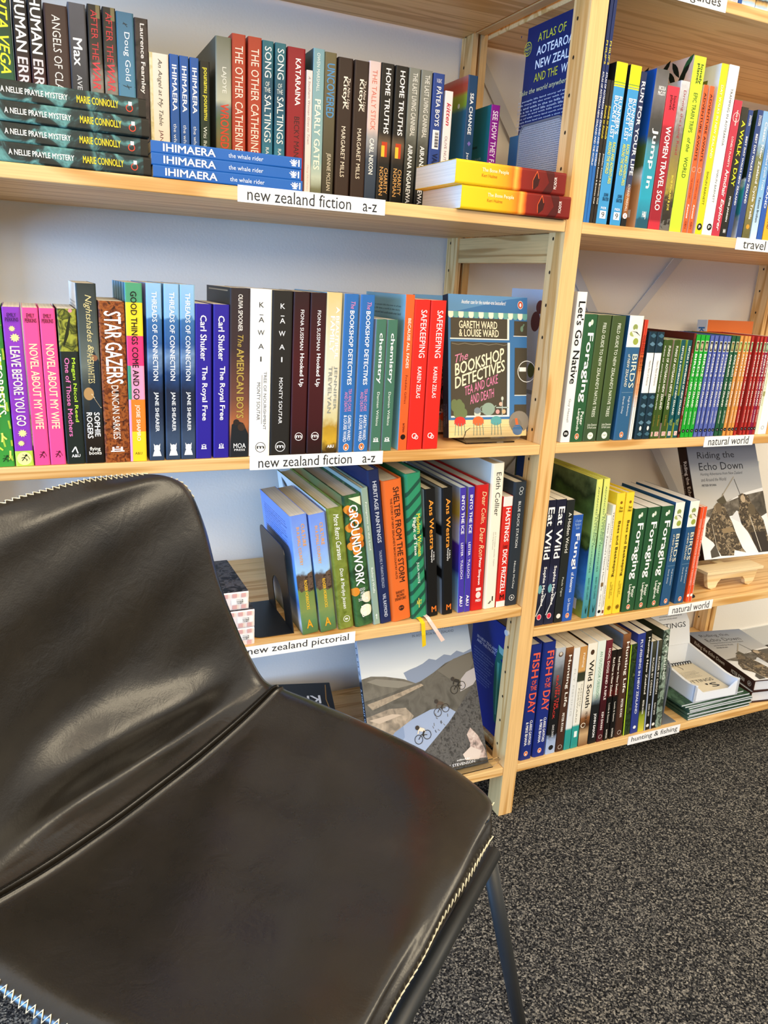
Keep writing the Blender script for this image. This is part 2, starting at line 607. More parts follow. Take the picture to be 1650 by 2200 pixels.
# positions on the shelves in metres: left edge, set-back, shelf height (from the top left shelf), thickness, height, lean
GEO = {
'L1rita':(-0.8178,0.2,0,0.0209,0.234,0),
'L1human1':(-0.7947,0.2,0,0.0179,0.234,0),
'L1human2':(-0.7756,0.2,0,0.0183,0.234,0),
'L1angels':(-0.7559,0.2,0,0.03,0.2254,0),
'L1maxx':(-0.7251,0.2,0,0.0231,0.2318,0),
'L1after1':(-0.7,0.2,0,0.0184,0.234,0),
'L1after2':(-0.68,0.2,0,0.0176,0.234,0),
'L1doug':(-0.6618,0.2,0,0.0237,0.2318,0),
'L1fearn':(-0.6373,0.2,0,0.0186,0.2281,0),
'L1angel':(-0.6181,0.2,0,0.0272,0.1875,0),
'L1ihi1':(-0.5901,0.2,0,0.0145,0.1897,0),
'L1ihi2':(-0.575,0.2,0,0.0129,0.1887,0),
'L1ihi3':(-0.5607,0.2,0,0.0144,0.1902,0),
'L1poun':(-0.5454,0.2,0,0.0144,0.1873,0),
'L1wrong':(-0.5217,0.2,0,0.0236,0.224,0),
'L1cath1':(-0.497,0.2,0,0.0208,0.2302,0),
'L1cath2':(-0.4724,0.2,0,0.0211,0.2323,0),
'L1song1':(-0.4501,0.2,0,0.0172,0.2293,0),
'L1song2':(-0.4316,0.2,0,0.0202,0.2298,0),
'L1kat':(-0.41,0.2,0,0.0287,0.2275,0),
'L1south':(-0.3787,0.2,0,0.0099,0.1996,0),
'L1pearly':(-0.3682,0.2,0,0.0187,0.2318,0),
'L1unc':(-0.3487,0.2,0,0.0194,0.2297,0),
'L1kit1':(-0.3279,0.2,0,0.0289,0.2266,0),
'L1kit2':(-0.2981,0.2,0,0.0251,0.2256,0),
'L1tally':(-0.2725,0.2,0,0.0204,0.2287,0),
'L1home1':(-0.2512,0.2,0,0.0233,0.2288,0),
'L1home2':(-0.2254,0.2,0,0.0231,0.2296,0),
'L1last1':(-0.2009,0.2,0,0.0209,0.23,0),
'L1last2':(-0.1781,0.2,0,0.0206,0.2292,0),
'L1patea':(-0.1551,0.2,0,0.0212,0.2284,0),
'L1kitten':(-0.1309,0.2,0,0.0153,0.2048,0),
'L1sea':(-0.088,0.2,0,0.0185,0.2352,0),
'L1see':(-0.0377,0.2,0,0.0176,0.196,0),
'R1atl1':(0.0363,0.004,0,0.0058,0.33,0.0073),
'R1atl2':(0.0427,0.004,0,0.0057,0.33,0.0093),
'R1snd1':(0.0491,0.004,0,0.0067,0.2115,0.0104),
'R1snd2':(0.0565,0.004,0,0.0059,0.2112,0.0111),
'R1run1':(0.0631,0.004,0,0.0222,0.239,0.0106),
'R1run2':(0.0919,0.004,0,0.0226,0.2388,0.0093),
'R1life':(0.1158,0.004,0,0.0108,0.2325,0.0064),
'R1jump':(0.1467,0.004,0,0.0272,0.2417,0.0029),
'R1women':(0.1752,0.004,0,0.0257,0.2207,0.0001),
'R1drive':(0.202,0.004,0,0.02,0.232,-0.0022),
'R1epic':(0.2236,0.004,0,0.0265,0.2718,-0.0038),
'R1adv1':(0.2508,0.004,0,0.0145,0.2331,-0.0043),
'R1adv2':(0.2659,0.004,0,0.0102,0.2323,-0.0013),
'R1day':(0.2835,0.004,0,0.0162,0.2695,0.0026),
'R1tramp':(0.3003,0.004,0,0.0235,0.2702,0.0067),
'R1arm':(0.3244,0.004,0,0.0187,0.2198,0.0106),
'R1walk':(0.3438,0.004,0,0.0164,0.2116,0.0125),
'R1best1':(0.3615,0.004,0,0.0108,0.2089,0.0094),
'R1best2':(0.3846,0.004,0,0.0134,0.2121,0.0028),
'R1cyc1':(0.4002,0.004,0,0.0177,0.2121,-0.0047),
'R1cyc2':(0.4203,0.004,0,0.0161,0.2132,-0.013),
'R1land':(0.438,0.004,0,0.0129,0.2137,-0.018),
'R1yel':(0.4526,0.004,0,0.0176,0.2137,-0.0229),
'L2forest':(-0.8544,0.004,-0.37,0.0204,0.202,-0.0092),
'L2leave':(-0.8325,0.004,-0.37,0.0211,0.203,-0.0092),
'L2novel1':(-0.81,0.004,-0.37,0.019,0.203,-0.0092),
'L2novel2':(-0.7903,0.004,-0.37,0.0185,0.2028,-0.0087),
'L2megan':(-0.7699,0.004,-0.37,0.0225,0.2032,-0.0066),
'L2night':(-0.7468,0.004,-0.37,0.0247,0.2356,-0.0029),
'L2star':(-0.7213,0.004,-0.37,0.0324,0.2149,0.001),
'L2good':(-0.6883,0.004,-0.37,0.0215,0.2392,0.005),
'L2thr1':(-0.6642,0.004,-0.37,0.0231,0.2403,0.0084),
'L2thr2':(-0.6401,0.004,-0.37,0.02,0.24,0.0102),
'L2thr3':(-0.6191,0.004,-0.37,0.0199,0.2397,0.0105),
'L2roy1':(-0.5983,0.004,-0.37,0.0221,0.2158,0.0097),
'L2roy2':(-0.5736,0.004,-0.37,0.0228,0.2161,0.0088),
'L2amer':(-0.5499,0.004,-0.37,0.0282,0.239,0.0078),
'L2kaw1':(-0.5209,0.004,-0.37,0.0309,0.2392,0.0067),
'L2kaw2':(-0.489,0.004,-0.37,0.0299,0.2385,0.0051),
'L2hook1':(-0.4584,0.004,-0.37,0.0264,0.2382,0.0047),
'L2hook2':(-0.4313,0.004,-0.37,0.024,0.2379,0.0039),
'L2beau':(-0.4066,0.004,-0.37,0.024,0.2394,0.0037),
'L2shop1':(-0.3787,0.004,-0.37,0.0226,0.2387,0.0031),
'L2shop2':(-0.3529,0.004,-0.37,0.0233,0.2385,0.0029),
'L2chem1':(-0.325,0.004,-0.37,0.0168,0.2035,0.0002),
'L2chem2':(-0.3071,0.004,-0.37,0.0201,0.2041,-0.0024),
'L2becau':(-0.2764,0.004,-0.37,0.0151,0.2416,-0.0059),
'L2safe1':(-0.2602,0.004,-0.37,0.0269,0.2349,-0.0078),
'L2safe2':(-0.2319,0.004,-0.37,0.0282,0.2355,-0.0109),
'R2native':(0.0466,0.006,-0.369,0.0204,0.2595,-0.0032),
'R2forag':(0.068,0.006,-0.369,0.0269,0.2234,-0.0032),
'R2field1':(0.0958,0.006,-0.369,0.0299,0.2232,-0.0033),
'R2field2':(0.1273,0.006,-0.369,0.0318,0.223,-0.0039),
'R2birds':(0.1673,0.006,-0.369,0.0322,0.2243,-0.0048),
'R2wh1':(0.2029,0.006,-0.369,0.003,0.2179,-0.0054),
'R2wh2':(0.2066,0.006,-0.369,0.004,0.2178,-0.0055),
'R2flo1':(0.2178,0.006,-0.369,0.0181,0.1978,-0.0057),
'R2flo2':(0.2365,0.006,-0.369,0.0175,0.1971,-0.005),
'R2fun1':(0.2546,0.006,-0.369,0.0062,0.1841,-0.0042),
'R2fun2':(0.2614,0.006,-0.369,0.0143,0.1841,-0.0034),
'R2fun3':(0.2793,0.006,-0.369,0.0144,0.1842,-0.0023),
'R2rep1':(0.2959,0.006,-0.369,0.011,0.1846,-0.001),
'R2rep2':(0.3105,0.006,-0.369,0.0134,0.1845,0.0002),
'R2mush':(0.3245,0.006,-0.369,0.0053,0.1974,0.0017),
'R2grn1':(0.3304,0.006,-0.369,0.0115,0.1948,0.0041),
'R2grn2':(0.3425,0.006,-0.369,0.0095,0.1947,0.0063),
'R2grn3':(0.3526,0.006,-0.369,0.012,0.1945,0.0083),
'R2fos1':(0.3653,0.006,-0.369,0.0102,0.1942,0.0102),
'R2fos2':(0.3761,0.006,-0.369,0.0109,0.1942,0.0118),
'R2fos3':(0.3876,0.006,-0.369,0.0125,0.1942,0.0124),
'R2fos4':(0.4006,0.006,-0.369,0.0093,0.1942,0.0123),
'R2fos5':(0.4105,0.006,-0.369,0.0078,0.1944,0.0122),
'R2alp1':(0.4198,0.006,-0.369,0.0127,0.1947,0.0121),
'R2alp2':(0.4332,0.006,-0.369,0.0089,0.1947,0.012),
'R2mot1':(0.4428,0.006,-0.369,0.0089,0.1952,0.0113),
'R2mot2':(0.4549,0.006,-0.369,0.0094,0.1952,0.0107),
'R2mot3':(0.4653,0.006,-0.369,0.0066,0.1951,0.0089),
'R2spi1':(0.4729,0.006,-0.369,0.0109,0.1951,0.007),
'R2spi2':(0.4894,0.006,-0.369,0.0096,0.1953,0.0051),
'R2spi3':(0.5,0.006,-0.369,0.0078,0.1953,0.0032),
'R2spi4':(0.5122,0.006,-0.369,0.0053,0.1956,0.0006),
'R2ins':(0.5184,0.006,-0.369,0.0081,0.1951,-0.0009),
'R2spi5':(0.5274,0.006,-0.369,0.006,0.1953,-0.0029),
'R2cream':(0.5357,0.006,-0.369,0.0075,0.1955,-0.0052),
'R2humb':(0.544,0.006,-0.369,0.0239,0.1934,-0.0063),
'R2orn':(0.5688,0.006,-0.369,0.014,0.1939,-0.0069),
'L3cul1':(-0.4283,0.014,-0.6797,0.033,0.2088,-0.1319),
'L3cul2':(-0.3938,0.014,-0.6797,0.0277,0.2106,-0.1363),
'L3retro':(-0.3616,0.014,-0.6797,0.0282,0.2173,-0.1401),
'L3ground':(-0.331,0.014,-0.6797,0.0331,0.2371,-0.1482),
'L3foot':(-0.2968,0.014,-0.6797,0.0122,0.2493,-0.1504),
'L3herit':(-0.284,0.014,-0.6797,0.0214,0.278,-0.147),
'L3shelter':(-0.2618,0.014,-0.6797,0.037,0.2576,-0.1396),
'L3modern':(-0.2231,0.014,-0.6797,0.0303,0.2672,-0.1232),
'L3ans1':(-0.1919,0.014,-0.6797,0.0214,0.2395,-0.1058),
'L3ans2':(-0.1643,0.014,-0.6797,0.0259,0.2365,-0.0901),
'L3ice1':(-0.1302,0.014,-0.6797,0.0117,0.2366,-0.0714),
'L3ice2':(-0.1175,0.014,-0.6797,0.0123,0.2364,-0.0547),
'L3colin':(-0.1045,0.014,-0.6797,0.0274,0.2384,-0.0457),
'L3edith':(-0.0761,0.014,-0.6797,0.0265,0.2761,-0.0375),
'L3hast':(-0.0490,0.014,-0.6797,0.0192,0.2142,-0.0309),
'L3duck':(-0.0293,0.014,-0.6797,0.0278,0.2392,-0.0282),
'R3eat1':(0.0378,0.008,-0.728,0.0221,0.251,-0.0124),
'R3eat2':(0.0607,0.008,-0.728,0.0228,0.2512,-0.0132),
'R3hidden':(0.085,0.008,-0.728,0.0182,0.2488,-0.0164),
'R3fungi':(0.1049,0.008,-0.728,0.023,0.2178,-0.0216),
'R3fea1':(0.1528,0.008,-0.728,0.0145,0.2837,-0.0274),
'R3fea2':(0.1695,0.008,-0.728,0.0182,0.2855,-0.033),
'R3mam':(0.1893,0.008,-0.728,0.0099,0.2113,-0.0379),
'R3bush':(0.2,0.008,-0.728,0.0071,0.2312,-0.0388),
'R3bee1':(0.2086,0.008,-0.728,0.0202,0.253,-0.0342),
'R3bee2':(0.2295,0.008,-0.728,0.0205,0.2549,-0.0293),
'R3fo1':(0.2523,0.008,-0.728,0.0342,0.2173,-0.0237),
'R3fo2':(0.2873,0.008,-0.728,0.0317,0.22,-0.0188),
'R3fo3':(0.3202,0.008,-0.728,0.0351,0.2215,-0.0146),
'R3bi1':(0.3569,0.008,-0.728,0.0247,0.2268,-0.0148),
'R3bi2':(0.3915,0.008,-0.728,0.0343,0.224,-0.0141),
'R3ros1':(0.4274,0.008,-0.728,0.0088,0.21,-0.0145),
'R3ros2':(0.4371,0.008,-0.728,0.0076,0.2107,-0.0141),
'R4fish1':(0.0402,0.008,-1.0286,0.0339,0.2571,-0.0225),
'R4fish2':(0.0756,0.008,-1.0286,0.0305,0.2616,-0.0242),
'R4beat':(0.1069,0.008,-1.0286,0.0236,0.2431,-0.025),
'R4hl1':(0.1325,0.008,-1.0286,0.0191,0.2406,-0.0298),
'R4teal':(0.1535,0.008,-1.0286,0.0157,0.2366,-0.0353),
'R4cast':(0.171,0.008,-1.0286,0.0176,0.2367,-0.0403),
'R4wild':(0.1907,0.008,-1.0286,0.0245,0.2407,-0.0441),
'R4outd':(0.217,0.008,-1.0286,0.0206,0.2427,-0.0491),
'R4hog':(0.2398,0.008,-1.0286,0.0162,0.2412,-0.052),
'R4red1':(0.2581,0.008,-1.0286,0.0127,0.216,-0.0588),
'R4red2':(0.273,0.008,-1.0286,0.0143,0.2156,-0.066),
'R4hl2':(0.2897,0.008,-1.0286,0.0204,0.2475,-0.0747),
'R4slim':(0.3125,0.008,-1.0286,0.0179,0.2216,-0.0825),
'R4fly':(0.3327,0.008,-1.0286,0.0201,0.2435,-0.0903),
'R4hnz':(0.3541,0.008,-1.0286,0.0165,0.2469,-0.093),
'R4sl1':(0.3716,0.008,-1.0286,0.0144,0.2201,-0.0944),
'R4sl2':(0.3873,0.008,-1.0286,0.0159,0.2193,-0.0951),
'R4camo':(0.4041,0.008,-1.0286,0.0174,0.242,-0.0962),
}


# ---------------------------------------------------------------- the room
def plaster():
    m, n, l, b = new_mat('painted plaster', 0.75, 0.25)
    b.inputs['Base Color'].default_value = lin('#f1efea')
    tc = n.new('ShaderNodeTexCoord')
    no = n.new('ShaderNodeTexNoise')
    no.inputs['Scale'].default_value = 260
    no.inputs['Detail'].default_value = 3
    l.new(tc.outputs['Object'], no.inputs['Vector'])
    bp = n.new('ShaderNodeBump')
    bp.inputs['Strength'].default_value = 0.12
    bp.inputs['Distance'].default_value = 0.002
    l.new(no.outputs['Fac'], bp.inputs['Height'])
    l.new(bp.outputs[0], b.inputs['Normal'])
    return m


def carpet():
    m, n, l, b = new_mat('flecked loop carpet', 0.95, 0.1)
    tc = n.new('ShaderNodeTexCoord')
    vo = n.new('ShaderNodeTexVoronoi')
    vo.inputs['Scale'].default_value = 430
    l.new(tc.outputs['Object'], vo.inputs['Vector'])
    no = n.new('ShaderNodeTexNoise')
    no.inputs['Scale'].default_value = 190
    no.inputs['Detail'].default_value = 3
    l.new(tc.outputs['Object'], no.inputs['Vector'])
    sp_ = n.new('ShaderNodeSeparateColor')
    l.new(vo.outputs['Color'], sp_.inputs[0])
    mx = n.new('ShaderNodeMix')
    mx.inputs[0].default_value = 0.45
    l.new(sp_.outputs[0], mx.inputs[2])
    l.new(no.outputs['Fac'], mx.inputs[3])
    r = n.new('ShaderNodeValToRGB')
    ramp_fill(r, [(0.22, '#0d0d0e'), (0.42, '#262627'), (0.58, '#4a4845'), (0.72, '#7c776d'), (0.85, '#a8a193')])
    l.new(mx.outputs[0], r.inputs['Fac'])
    l.new(r.outputs['Color'], b.inputs['Base Color'])
    bp = n.new('ShaderNodeBump')
    bp.inputs['Strength'].default_value = 0.6
    bp.inputs['Distance'].default_value = 0.003
    l.new(mx.outputs[0], bp.inputs['Height'])
    l.new(bp.outputs[0], b.inputs['Normal'])
    return m


def struct(name, mb, m):
    o = mb.build(name, m)
    o['kind'] = 'structure'
    return o


f = MB(); f.box((-5.0, -6.0, -0.05), (5.0, 0.42, FLOOR)); struct('floor', f, carpet())
f = MB(); f.box((-5.0, 0.402, FLOOR), (5.0, 0.5, 2.75)); struct('wall_back', f, plaster())
f = MB(); f.box((-5.0, 0.397, FLOOR), (5.0, 0.402, 0.07)); struct('baseboard_back', f, flat('#cfd1d2', 0.5))

# ---------------------------------------------------------------- the bookcase
SHELF_T = 0.018
case = thing('bookcase', 'open pine bookcase of two bays with peg-holed posts against the wall', 'bookcase', (0, 0, 0))
HOLE = flat('#2a1c10', 0.8)


def shelf(x0, x1, z, name='shelf_board'):
    m = MB()
    m.box((x0, 0.0, z - SHELF_T), (x1, 0.392, z))
    o = m.build(name, WOOD_X, case, bevel=0.0012)
    return o


XL, XR = -0.880, 0.912
LEFT_Z = [0.364, 0.0, -0.37, -0.6797, -1.0286]
RIGHT_Z = [0.3585, 0.0, -0.369, -0.728, -1.0286]
for z in LEFT_Z:
    shelf(XL + 0.001, -0.0006, ZO + z)
for z in RIGHT_Z:
    shelf(0.0329, XR - 0.001, ZO + z)


def ladder(x, top=2.02):
    """front post, split rear post and the rails between them"""
    for y0, y1, hy, cuts in ((0.0, 0.043, 0.030, [(0, 0.0323)]), (0.351, 0.394, 0.379, [(0, 0.011), (0.018, 0.0323)])):
        m = MB()
        for a, b in cuts:
            m.box((x + a, y0, FLOOR), (x + b, y1, top))
        k = 0
        z = ZO + 0.2935
        zs = []
        while z < top - 0.05:
            zs.append(z); z += 0.0535
        z = ZO + 0.24
        while z > 0.05:
            zs.append(z); z -= 0.0535
        for z in zs:
            c = [(x - 0.0003, hy + 0.0022 * cos(2 * pi * i / 10), z + 0.0030 * sin(2 * pi * i / 10)) for i in range(10)]
            m.add(c, [tuple(range(10))], 1)
        m.build('post', [WOOD_Z, HOLE], case)
    for z0, z1 in ((ZO - 0.066, ZO - 0.0185), (0.055, 0.098), (ZO + 0.346, ZO + 0.40)):  # topmost rail is added to hide the brightly lit board end behind it
        m = MB()
        m.box((x + 0.004, 0.0432, z0), (x + 0.026, 0.3508, z1))
        m.build('side_rail', WOOD_Y, case, bevel=0.0015)
    for z in (ZO - 0.748, ZO + 0.62):
        m = MB()
        m.tube([(x + 0.004, 0.036, z), (x - 0.004, 0.036, z)], 0.0062, 14)
        m.build('bolt', flat('#c3cad2', 0.3, 0.8), case, smooth=False)


for x in (XL - 0.0323, 0.0, XR):
    ladder(x)

STRAP = flat('#d3d7dc', 0.5)
for a, b, dy in (((0.036, 0.325), (0.908, -0.815), 0.0), ((0.908, 0.31), (0.036, -0.735), 0.0018)):
    m = MB()
    d = (Vector((b[0], 0, b[1])) - Vector((a[0], 0, a[1]))).normalized()
    nn = Vector((-d.z, 0, d.x)) * 0.011
    A = Vector((a[0], 0, a[1])); Bv = Vector((b[0], 0, b[1]))
    pts = [(p.x, p.z + ZO) for p in (A + nn, A - nn, Bv - nn, Bv + nn)]
    m.prism(pts, 0.3935 - dy, 0.395 - dy, put=lambda x, z, y: (x, y, z))
    fix_normals(m.build('cross_brace', STRAP, case))


def shelf_label(x0, x1, z, text, tw=(0.06, 0.94), th=(0.1, 0.86), up=0.0015, down=0.0195):
    m = MB()
    m.box((x0, -0.0012, z + ZO - down), (x1, -0.0004, z + ZO + up))
    o = m.build('shelf_label', PLASTIC_WHITE, case)
    H = up + down
    W = x1 - x0
    p, mm = panel([('T', text, th[0], th[1], tw[0], tw[1], '#2b2b2d', 'u')],
                  lambda w, t, off: (x0 + W * w, -0.0013 - off, z + ZO + up - H * t), W, H)
    p.build('lettering', mm, o)


shelf_label(-0.539, -0.323, 0.0, 'new zealand fiction   a-z')
shelf_label(-0.521, -0.305, -0.37, 'new zealand fiction   a-z')
shelf_label(-0.535, -0.338, -0.6797, 'new zealand pictorial')
shelf_label(0.382, 0.470, 0.0, 'travel', (0.2, 0.86))
shelf_label(0.390, 0.525, -0.369, 'natural world', (0.08, 0.9))
shelf_label(0.374, 0.498, -0.728, 'natural world', (0.08, 0.92))
shelf_label(0.3205, 0.470, -1.0286, 'hunting & fishing', (0.06, 0.95))
shelf_label(0.105, 0.268, 0.3585, 'travel guides', (0.1, 0.92), (0.08, 0.92))


# ---------------------------------------------------------------- the chair
def leather():
    m, n, l, b = new_mat('worn dark leather', 0.34, 0.75)
    tc = n.new('ShaderNodeTexCoord')
    no = n.new('ShaderNodeTexNoise')
    no.inputs['Scale'].default_value = 9
    no.inputs['Detail'].default_value = 6
    no.inputs['Roughness'].default_value = 0.65
    l.new(tc.outputs['Object'], no.inputs['Vector'])
    r = n.new('ShaderNodeValToRGB')
    ramp_fill(r, [(0.3, '#1a1713'), (0.6, '#24201a'), (0.8, '#302b23')])
    l.new(no.outputs['Fac'], r.inputs['Fac'])
    l.new(r.outputs['Color'], b.inputs['Base Color'])
    rr = n.new('ShaderNodeMapRange')
    rr.inputs['To Min'].default_value = 0.22
    rr.inputs['To Max'].default_value = 0.34
    l.new(no.outputs['Fac'], rr.inputs['Value'])
    l.new(rr.outputs[0], b.inputs['Roughness'])
    vo = n.new('ShaderNodeTexVoronoi')
    vo.inputs['Scale'].default_value = 480
    l.new(tc.outputs['Object'], vo.inputs['Vector'])
    n2 = n.new('ShaderNodeTexNoise')
    n2.inputs['Scale'].default_value = 34
    n2.inputs['Detail'].default_value = 5
    n2.inputs['Distortion'].default_value = 1.4
    l.new(tc.outputs['Object'], n2.inputs['Vector'])
    b1 = n.new('ShaderNodeBump')
    b1.inputs['Strength'].default_value = 0.05
    b1.inputs['Distance'].default_value = 0.001
    l.new(vo.outputs['Distance'], b1.inputs['Height'])
    b2 = n.new('ShaderNodeBump')
    b2.inputs['Strength'].default_value = 0.10
    b2.inputs['Distance'].default_value = 0.004
    l.new(n2.outputs['Fac'], b2.inputs['Height'])
    l.new(b1.outputs[0], b2.inputs['Normal'])
    l.new(b2.outputs[0], b.inputs['Normal'])
    return m


CH_O, CH_A = (-0.6185, -0.4236, 0.0), radians(218.0)
PROF = [(.199, .424), (.204, .434), (.199, .448), (.180, .457), (.10, .458), (.0, .452), (-.09, .446), (-.150, .447),
        (-.185, .463), (-.207, .503), (-.222, .56), (-.236, .63), (-.249, .70), (-.260, .755), (-.268, .783), (-.282, .797)]
HALF = [.155, .162, .180, .208, .239, .255, .258, .253, .242, .234, .222, .210, .207, .198, .178, .143]
RAISE = [0, 0, 0, 0, .005, .014, .026, .032, .032, .029, .024, .018, .012, .006, .002, 0]


def cr(tbl, t):
    """Catmull-Rom through a table of numbers or tuples; t in 0..len-1"""
    n = len(tbl)
    i = min(max(int(t), 0), n - 2)
    u = t - i
    P = [tbl[min(max(j, 0), n - 1)] for j in (i - 1, i, i + 1, i + 2)]
    f = lambda a, b, c, d: 0.5 * (2 * b + (c - a) * u + (2 * a - 5 * b + 4 * c - d) * u * u + (3 * b - a - 3 * c + d) * u ** 3)
    return f(*P) if not isinstance(P[0], tuple) else tuple(f(*q) for q in zip(*P))


SEAM_T = 7.22


def seat_point(u, t):
    f0, z0 = cr(PROF, t)
    a = cr(PROF, max(0, t - 0.05)); c = cr(PROF, min(len(PROF) - 1, t + 0.05))
    tf, tz = c[0] - a[0], c[1] - a[1]
    q = sqrt(tf * tf + tz * tz)
    nf, nz = tz / q, -tf / q            # normal, to the sitter's side
    s = u * cr(HALF, t)
    e = cr(RAISE, t) * abs(u) ** 2.4
    au = abs(u)
    if au > 0.9:
        e -= 0.010 * ((au - 0.9) / 0.1) ** 2
    # sewn waist seam: a groove between two ridges
    ds = (t - SEAM_T) * 0.055
    e += 0.0030 * (math.exp(-((abs(ds) - 0.0060) / 0.004) ** 2)) - 0.0028 * math.exp(-(ds / 0.0016) ** 2)
    # the padding sags in the seat and folds above the seam
    e -= 0.012 * math.exp(-((t - 4.6) / 1.5) ** 2) * (1 - u * u) ** 2
    w_ = math.exp(-abs((u + 0.05) / 0.55) ** 3)
    tc_ = t - 0.18 * u
    e += FOLD * w_ * (math.exp(-((tc_ - 9.15) / 0.55) ** 2) - 0.55 * math.exp(-((tc_ - 8.25) / 0.33) ** 2))
    e += 0.0016 * (sin(s * 41 + t * 2.1) * sin(t * 2.7 - s * 17 + 1.0)) * (1 - abs(u) ** 6) * (0.35 if 6.6 < t < 7.9 else 1.0)
    f1, z1 = f0 + nf * e, z0 + nz * e
    if t > 12:
        z1 -= 0.012 * u * u * (t - 12) / 3
    return Vector((s, f1, z1))


FOLD = 0.019
LEATHER = leather()
chair = thing('shell_chair', 'dark brown leather shell chair with cream zigzag edge stitching on thin legs', 'chair', CH_O)
chair.rotation_euler = (0, 0, CH_A)


def ts(a, b, n):
    return [a + (b - a) * i / n for i in range(n + 1)]


US = [sin(pi / 2 * (-1 + 2 * i / 56)) * 0.35 + (-1 + 2 * i / 56) * 0.65 for i in range(57)]


def shell_part(name, tl):
    m = MB()
    n = len(US)
    vs = [seat_point(u, t) for t in tl for u in US]
    fs = []
    for i in range(len(tl) - 1):
        for j in range(n - 1):
            fs.append((i * n + j, (i + 1) * n + j, (i + 1) * n + j + 1, i * n + j + 1))
    m.add(vs, fs)
    o = m.build(name, LEATHER, chair, smooth=True)
    md = o.modifiers.new('padding', 'SOLIDIFY')
    md.thickness = 0.02
    md.offset = SOLID_SIDE
    md.use_even_offset = False
    return o


SOLID_SIDE = -1.0
shell_part('seat', ts(0, 2, 16) + ts(2.08, 6.92, 44) + ts(6.93, 7.22, 26))
shell_part('backrest', ts(7.22, 7.51, 26) + ts(7.52, 12.7, 72) + ts(12.75, 15, 26))


def surf_normal(u, t):
    e = 0.01
    a = seat_point(max(-1, u - e), t); b = seat_point(min(1, u + e), t)
    c = seat_point(u, max(0, t - e)); d = seat_point(u, min(15, t + e))
    return (b - a).cross(d - c).normalized() * -1


THREAD = flat('#e9e2c8', 0.7)
# zigzag edge stitching: along both sides, across the top and the front
rim = [(1.0, t) for t in ts(1.3, 14.7, 220)] + [(u, 15.0) for u in ts(.96, -.96, 60)] + [(-1.0, t) for t in ts(14.7, 1.3, 220)] + [(u, 1.15) for u in ts(-.96, .96, 60)]
rim_p = [(seat_point(u, t), surf_normal(u, t)) for u, t in rim]
rim_p.append(rim_p[0])
zz, acc, step, k = [], 0.0, 0.0042, 0
centre = Vector((0, -0.02, 0.52))
for (p, nn), (q, _) in zip(rim_p[:-1], rim_p[1:]):
    L = (q - p).length
    while acc < L:
        r = p.lerp(q, acc / L if L else 0)
        tdir = (q - p).normalized() if L > 1e-6 else Vector((1, 0, 0))
        out = tdir.cross(nn).normalized()
        if out.dot(r - centre) < 0:
            out = -out
        far_side = r.x < -0.13 and -0.27 < r.y < 0.185 and 0.43 < r.z < 0.74      # there the seam runs behind the rolled edge
        if far_side:
            zz.append(r + out * 0.0016 + nn * (-0.004 if k % 2 else -0.0105))
        else:
            zz.append(r - out * (0.0058 if r.z < 0.6 else 0.0042) + nn * 0.0011 if k % 2 else r + out * 0.0016 - nn * 0.0008)
        k += 1
        acc += step
    acc -= L
m = MB(); m.tube(zz, 0.00072, 5)
m.build('edge_stitching', THREAD, chair)['label'] = 'cream zigzag thread along the leather edge'
for off in (-0.0062, 0.0062):
    tt = SEAM_T + off / 0.055
    pts = [seat_point(u, tt) + surf_normal(u, tt) * (0.0004 if i % 2 else -0.0004) for i, u in enumerate(ts(-0.99, 0.99, 150))]
    m = MB(); m.tube(pts, 0.0008, 5)
    m.build('seam_stitching', flat('#0d0c0a', 0.7), chair)

STEEL = flat('#25282b', 0.42, 0.5)
RZ = 0.406
for fy, bf, bs in ((0.204, 0.246, 0.290), (-0.125, -0.255, 0.205)):
    m = MB(); m.tube([(-0.168, fy, RZ), (0.168, fy, RZ)], 0.0092, 14)
    m.build('frame_rail', STEEL, chair, smooth=True)
    for sgn in (-1, 1):
        m = MB(); m.tube([(sgn * (0.156 if fy > 0 else 0.13), fy, RZ - 0.004), (sgn * bs, bf, 0.004)], 0.0092, 14)
        lg = m.build('leg', STEEL, chair, smooth=True)
        m = MB(); m.tube([(sgn * bs, bf, 0.0), (sgn * bs, bf, 0.012)], 0.0105, 14)
        m.build('foot_glide', flat('#0e0e0e', 0.6), lg)
for sgn in (-1, 1):
    m = MB(); m.tube([(sgn * 0.10, 0.19, RZ), (sgn * 0.10, -0.12, RZ)], 0.008, 12)
    m.build('frame_rail', STEEL, chair, smooth=True)


def T(s, t0, t1, w0, w1, c='#ffffff', st=''):
    return ('T', s, t0, t1, w0, w1, c, st)


def R(t0, t1, w0, w1, c):
    return ('r', t0, t1, w0, w1, c)


def C(t, w, r, c, asp=1):
    return ('c', t, w, r, c, asp)


def O(t, w, r, th, c):
    return ('o', t, w, r, th, c)


def L(pts, th, c):
    return ('l', pts, th, c)


def P(pts, c):
    return ('p', pts, c)


W, K, CR = '#ffffff', '#111111', '#f3ecd2'


def oval(t, w=.5, r=.0055):          # orange oval mark with a white bird shape
    return [C(t, w, r, '#f4e9dd', .82), C(t, w, r * .86, '#ee6a22', .82), C(t + .001, w, r * .55, '#ffffff', .5), C(t - .004, w, r * .33, '#222222', .5)]


def ring_mark(t, c=W, w=.5, r=.0058):
    return [O(t, w, r, .0008, c), T('\u25cf' if False else 'm', t - .008, t + .008, w - .18, w + .18, c, 'ub')]


def h_mark(t, c=W, w=.5, s=.16):     # square castle-like H mark
    return [R(t - .014, t + .014, w - s * 1.25, w - s * .75, c), R(t - .014, t + .014, w + s * .75, w + s * 1.25, c), R(t - .002, t + .004, w - s * 1.2, w + s * 1.2, c),
            R(t + .010, t + .017, w - s * 1.6, w + s * 1.6, c), R(t - .017, t - .010, w - s * .35, w + s * .35, c)]


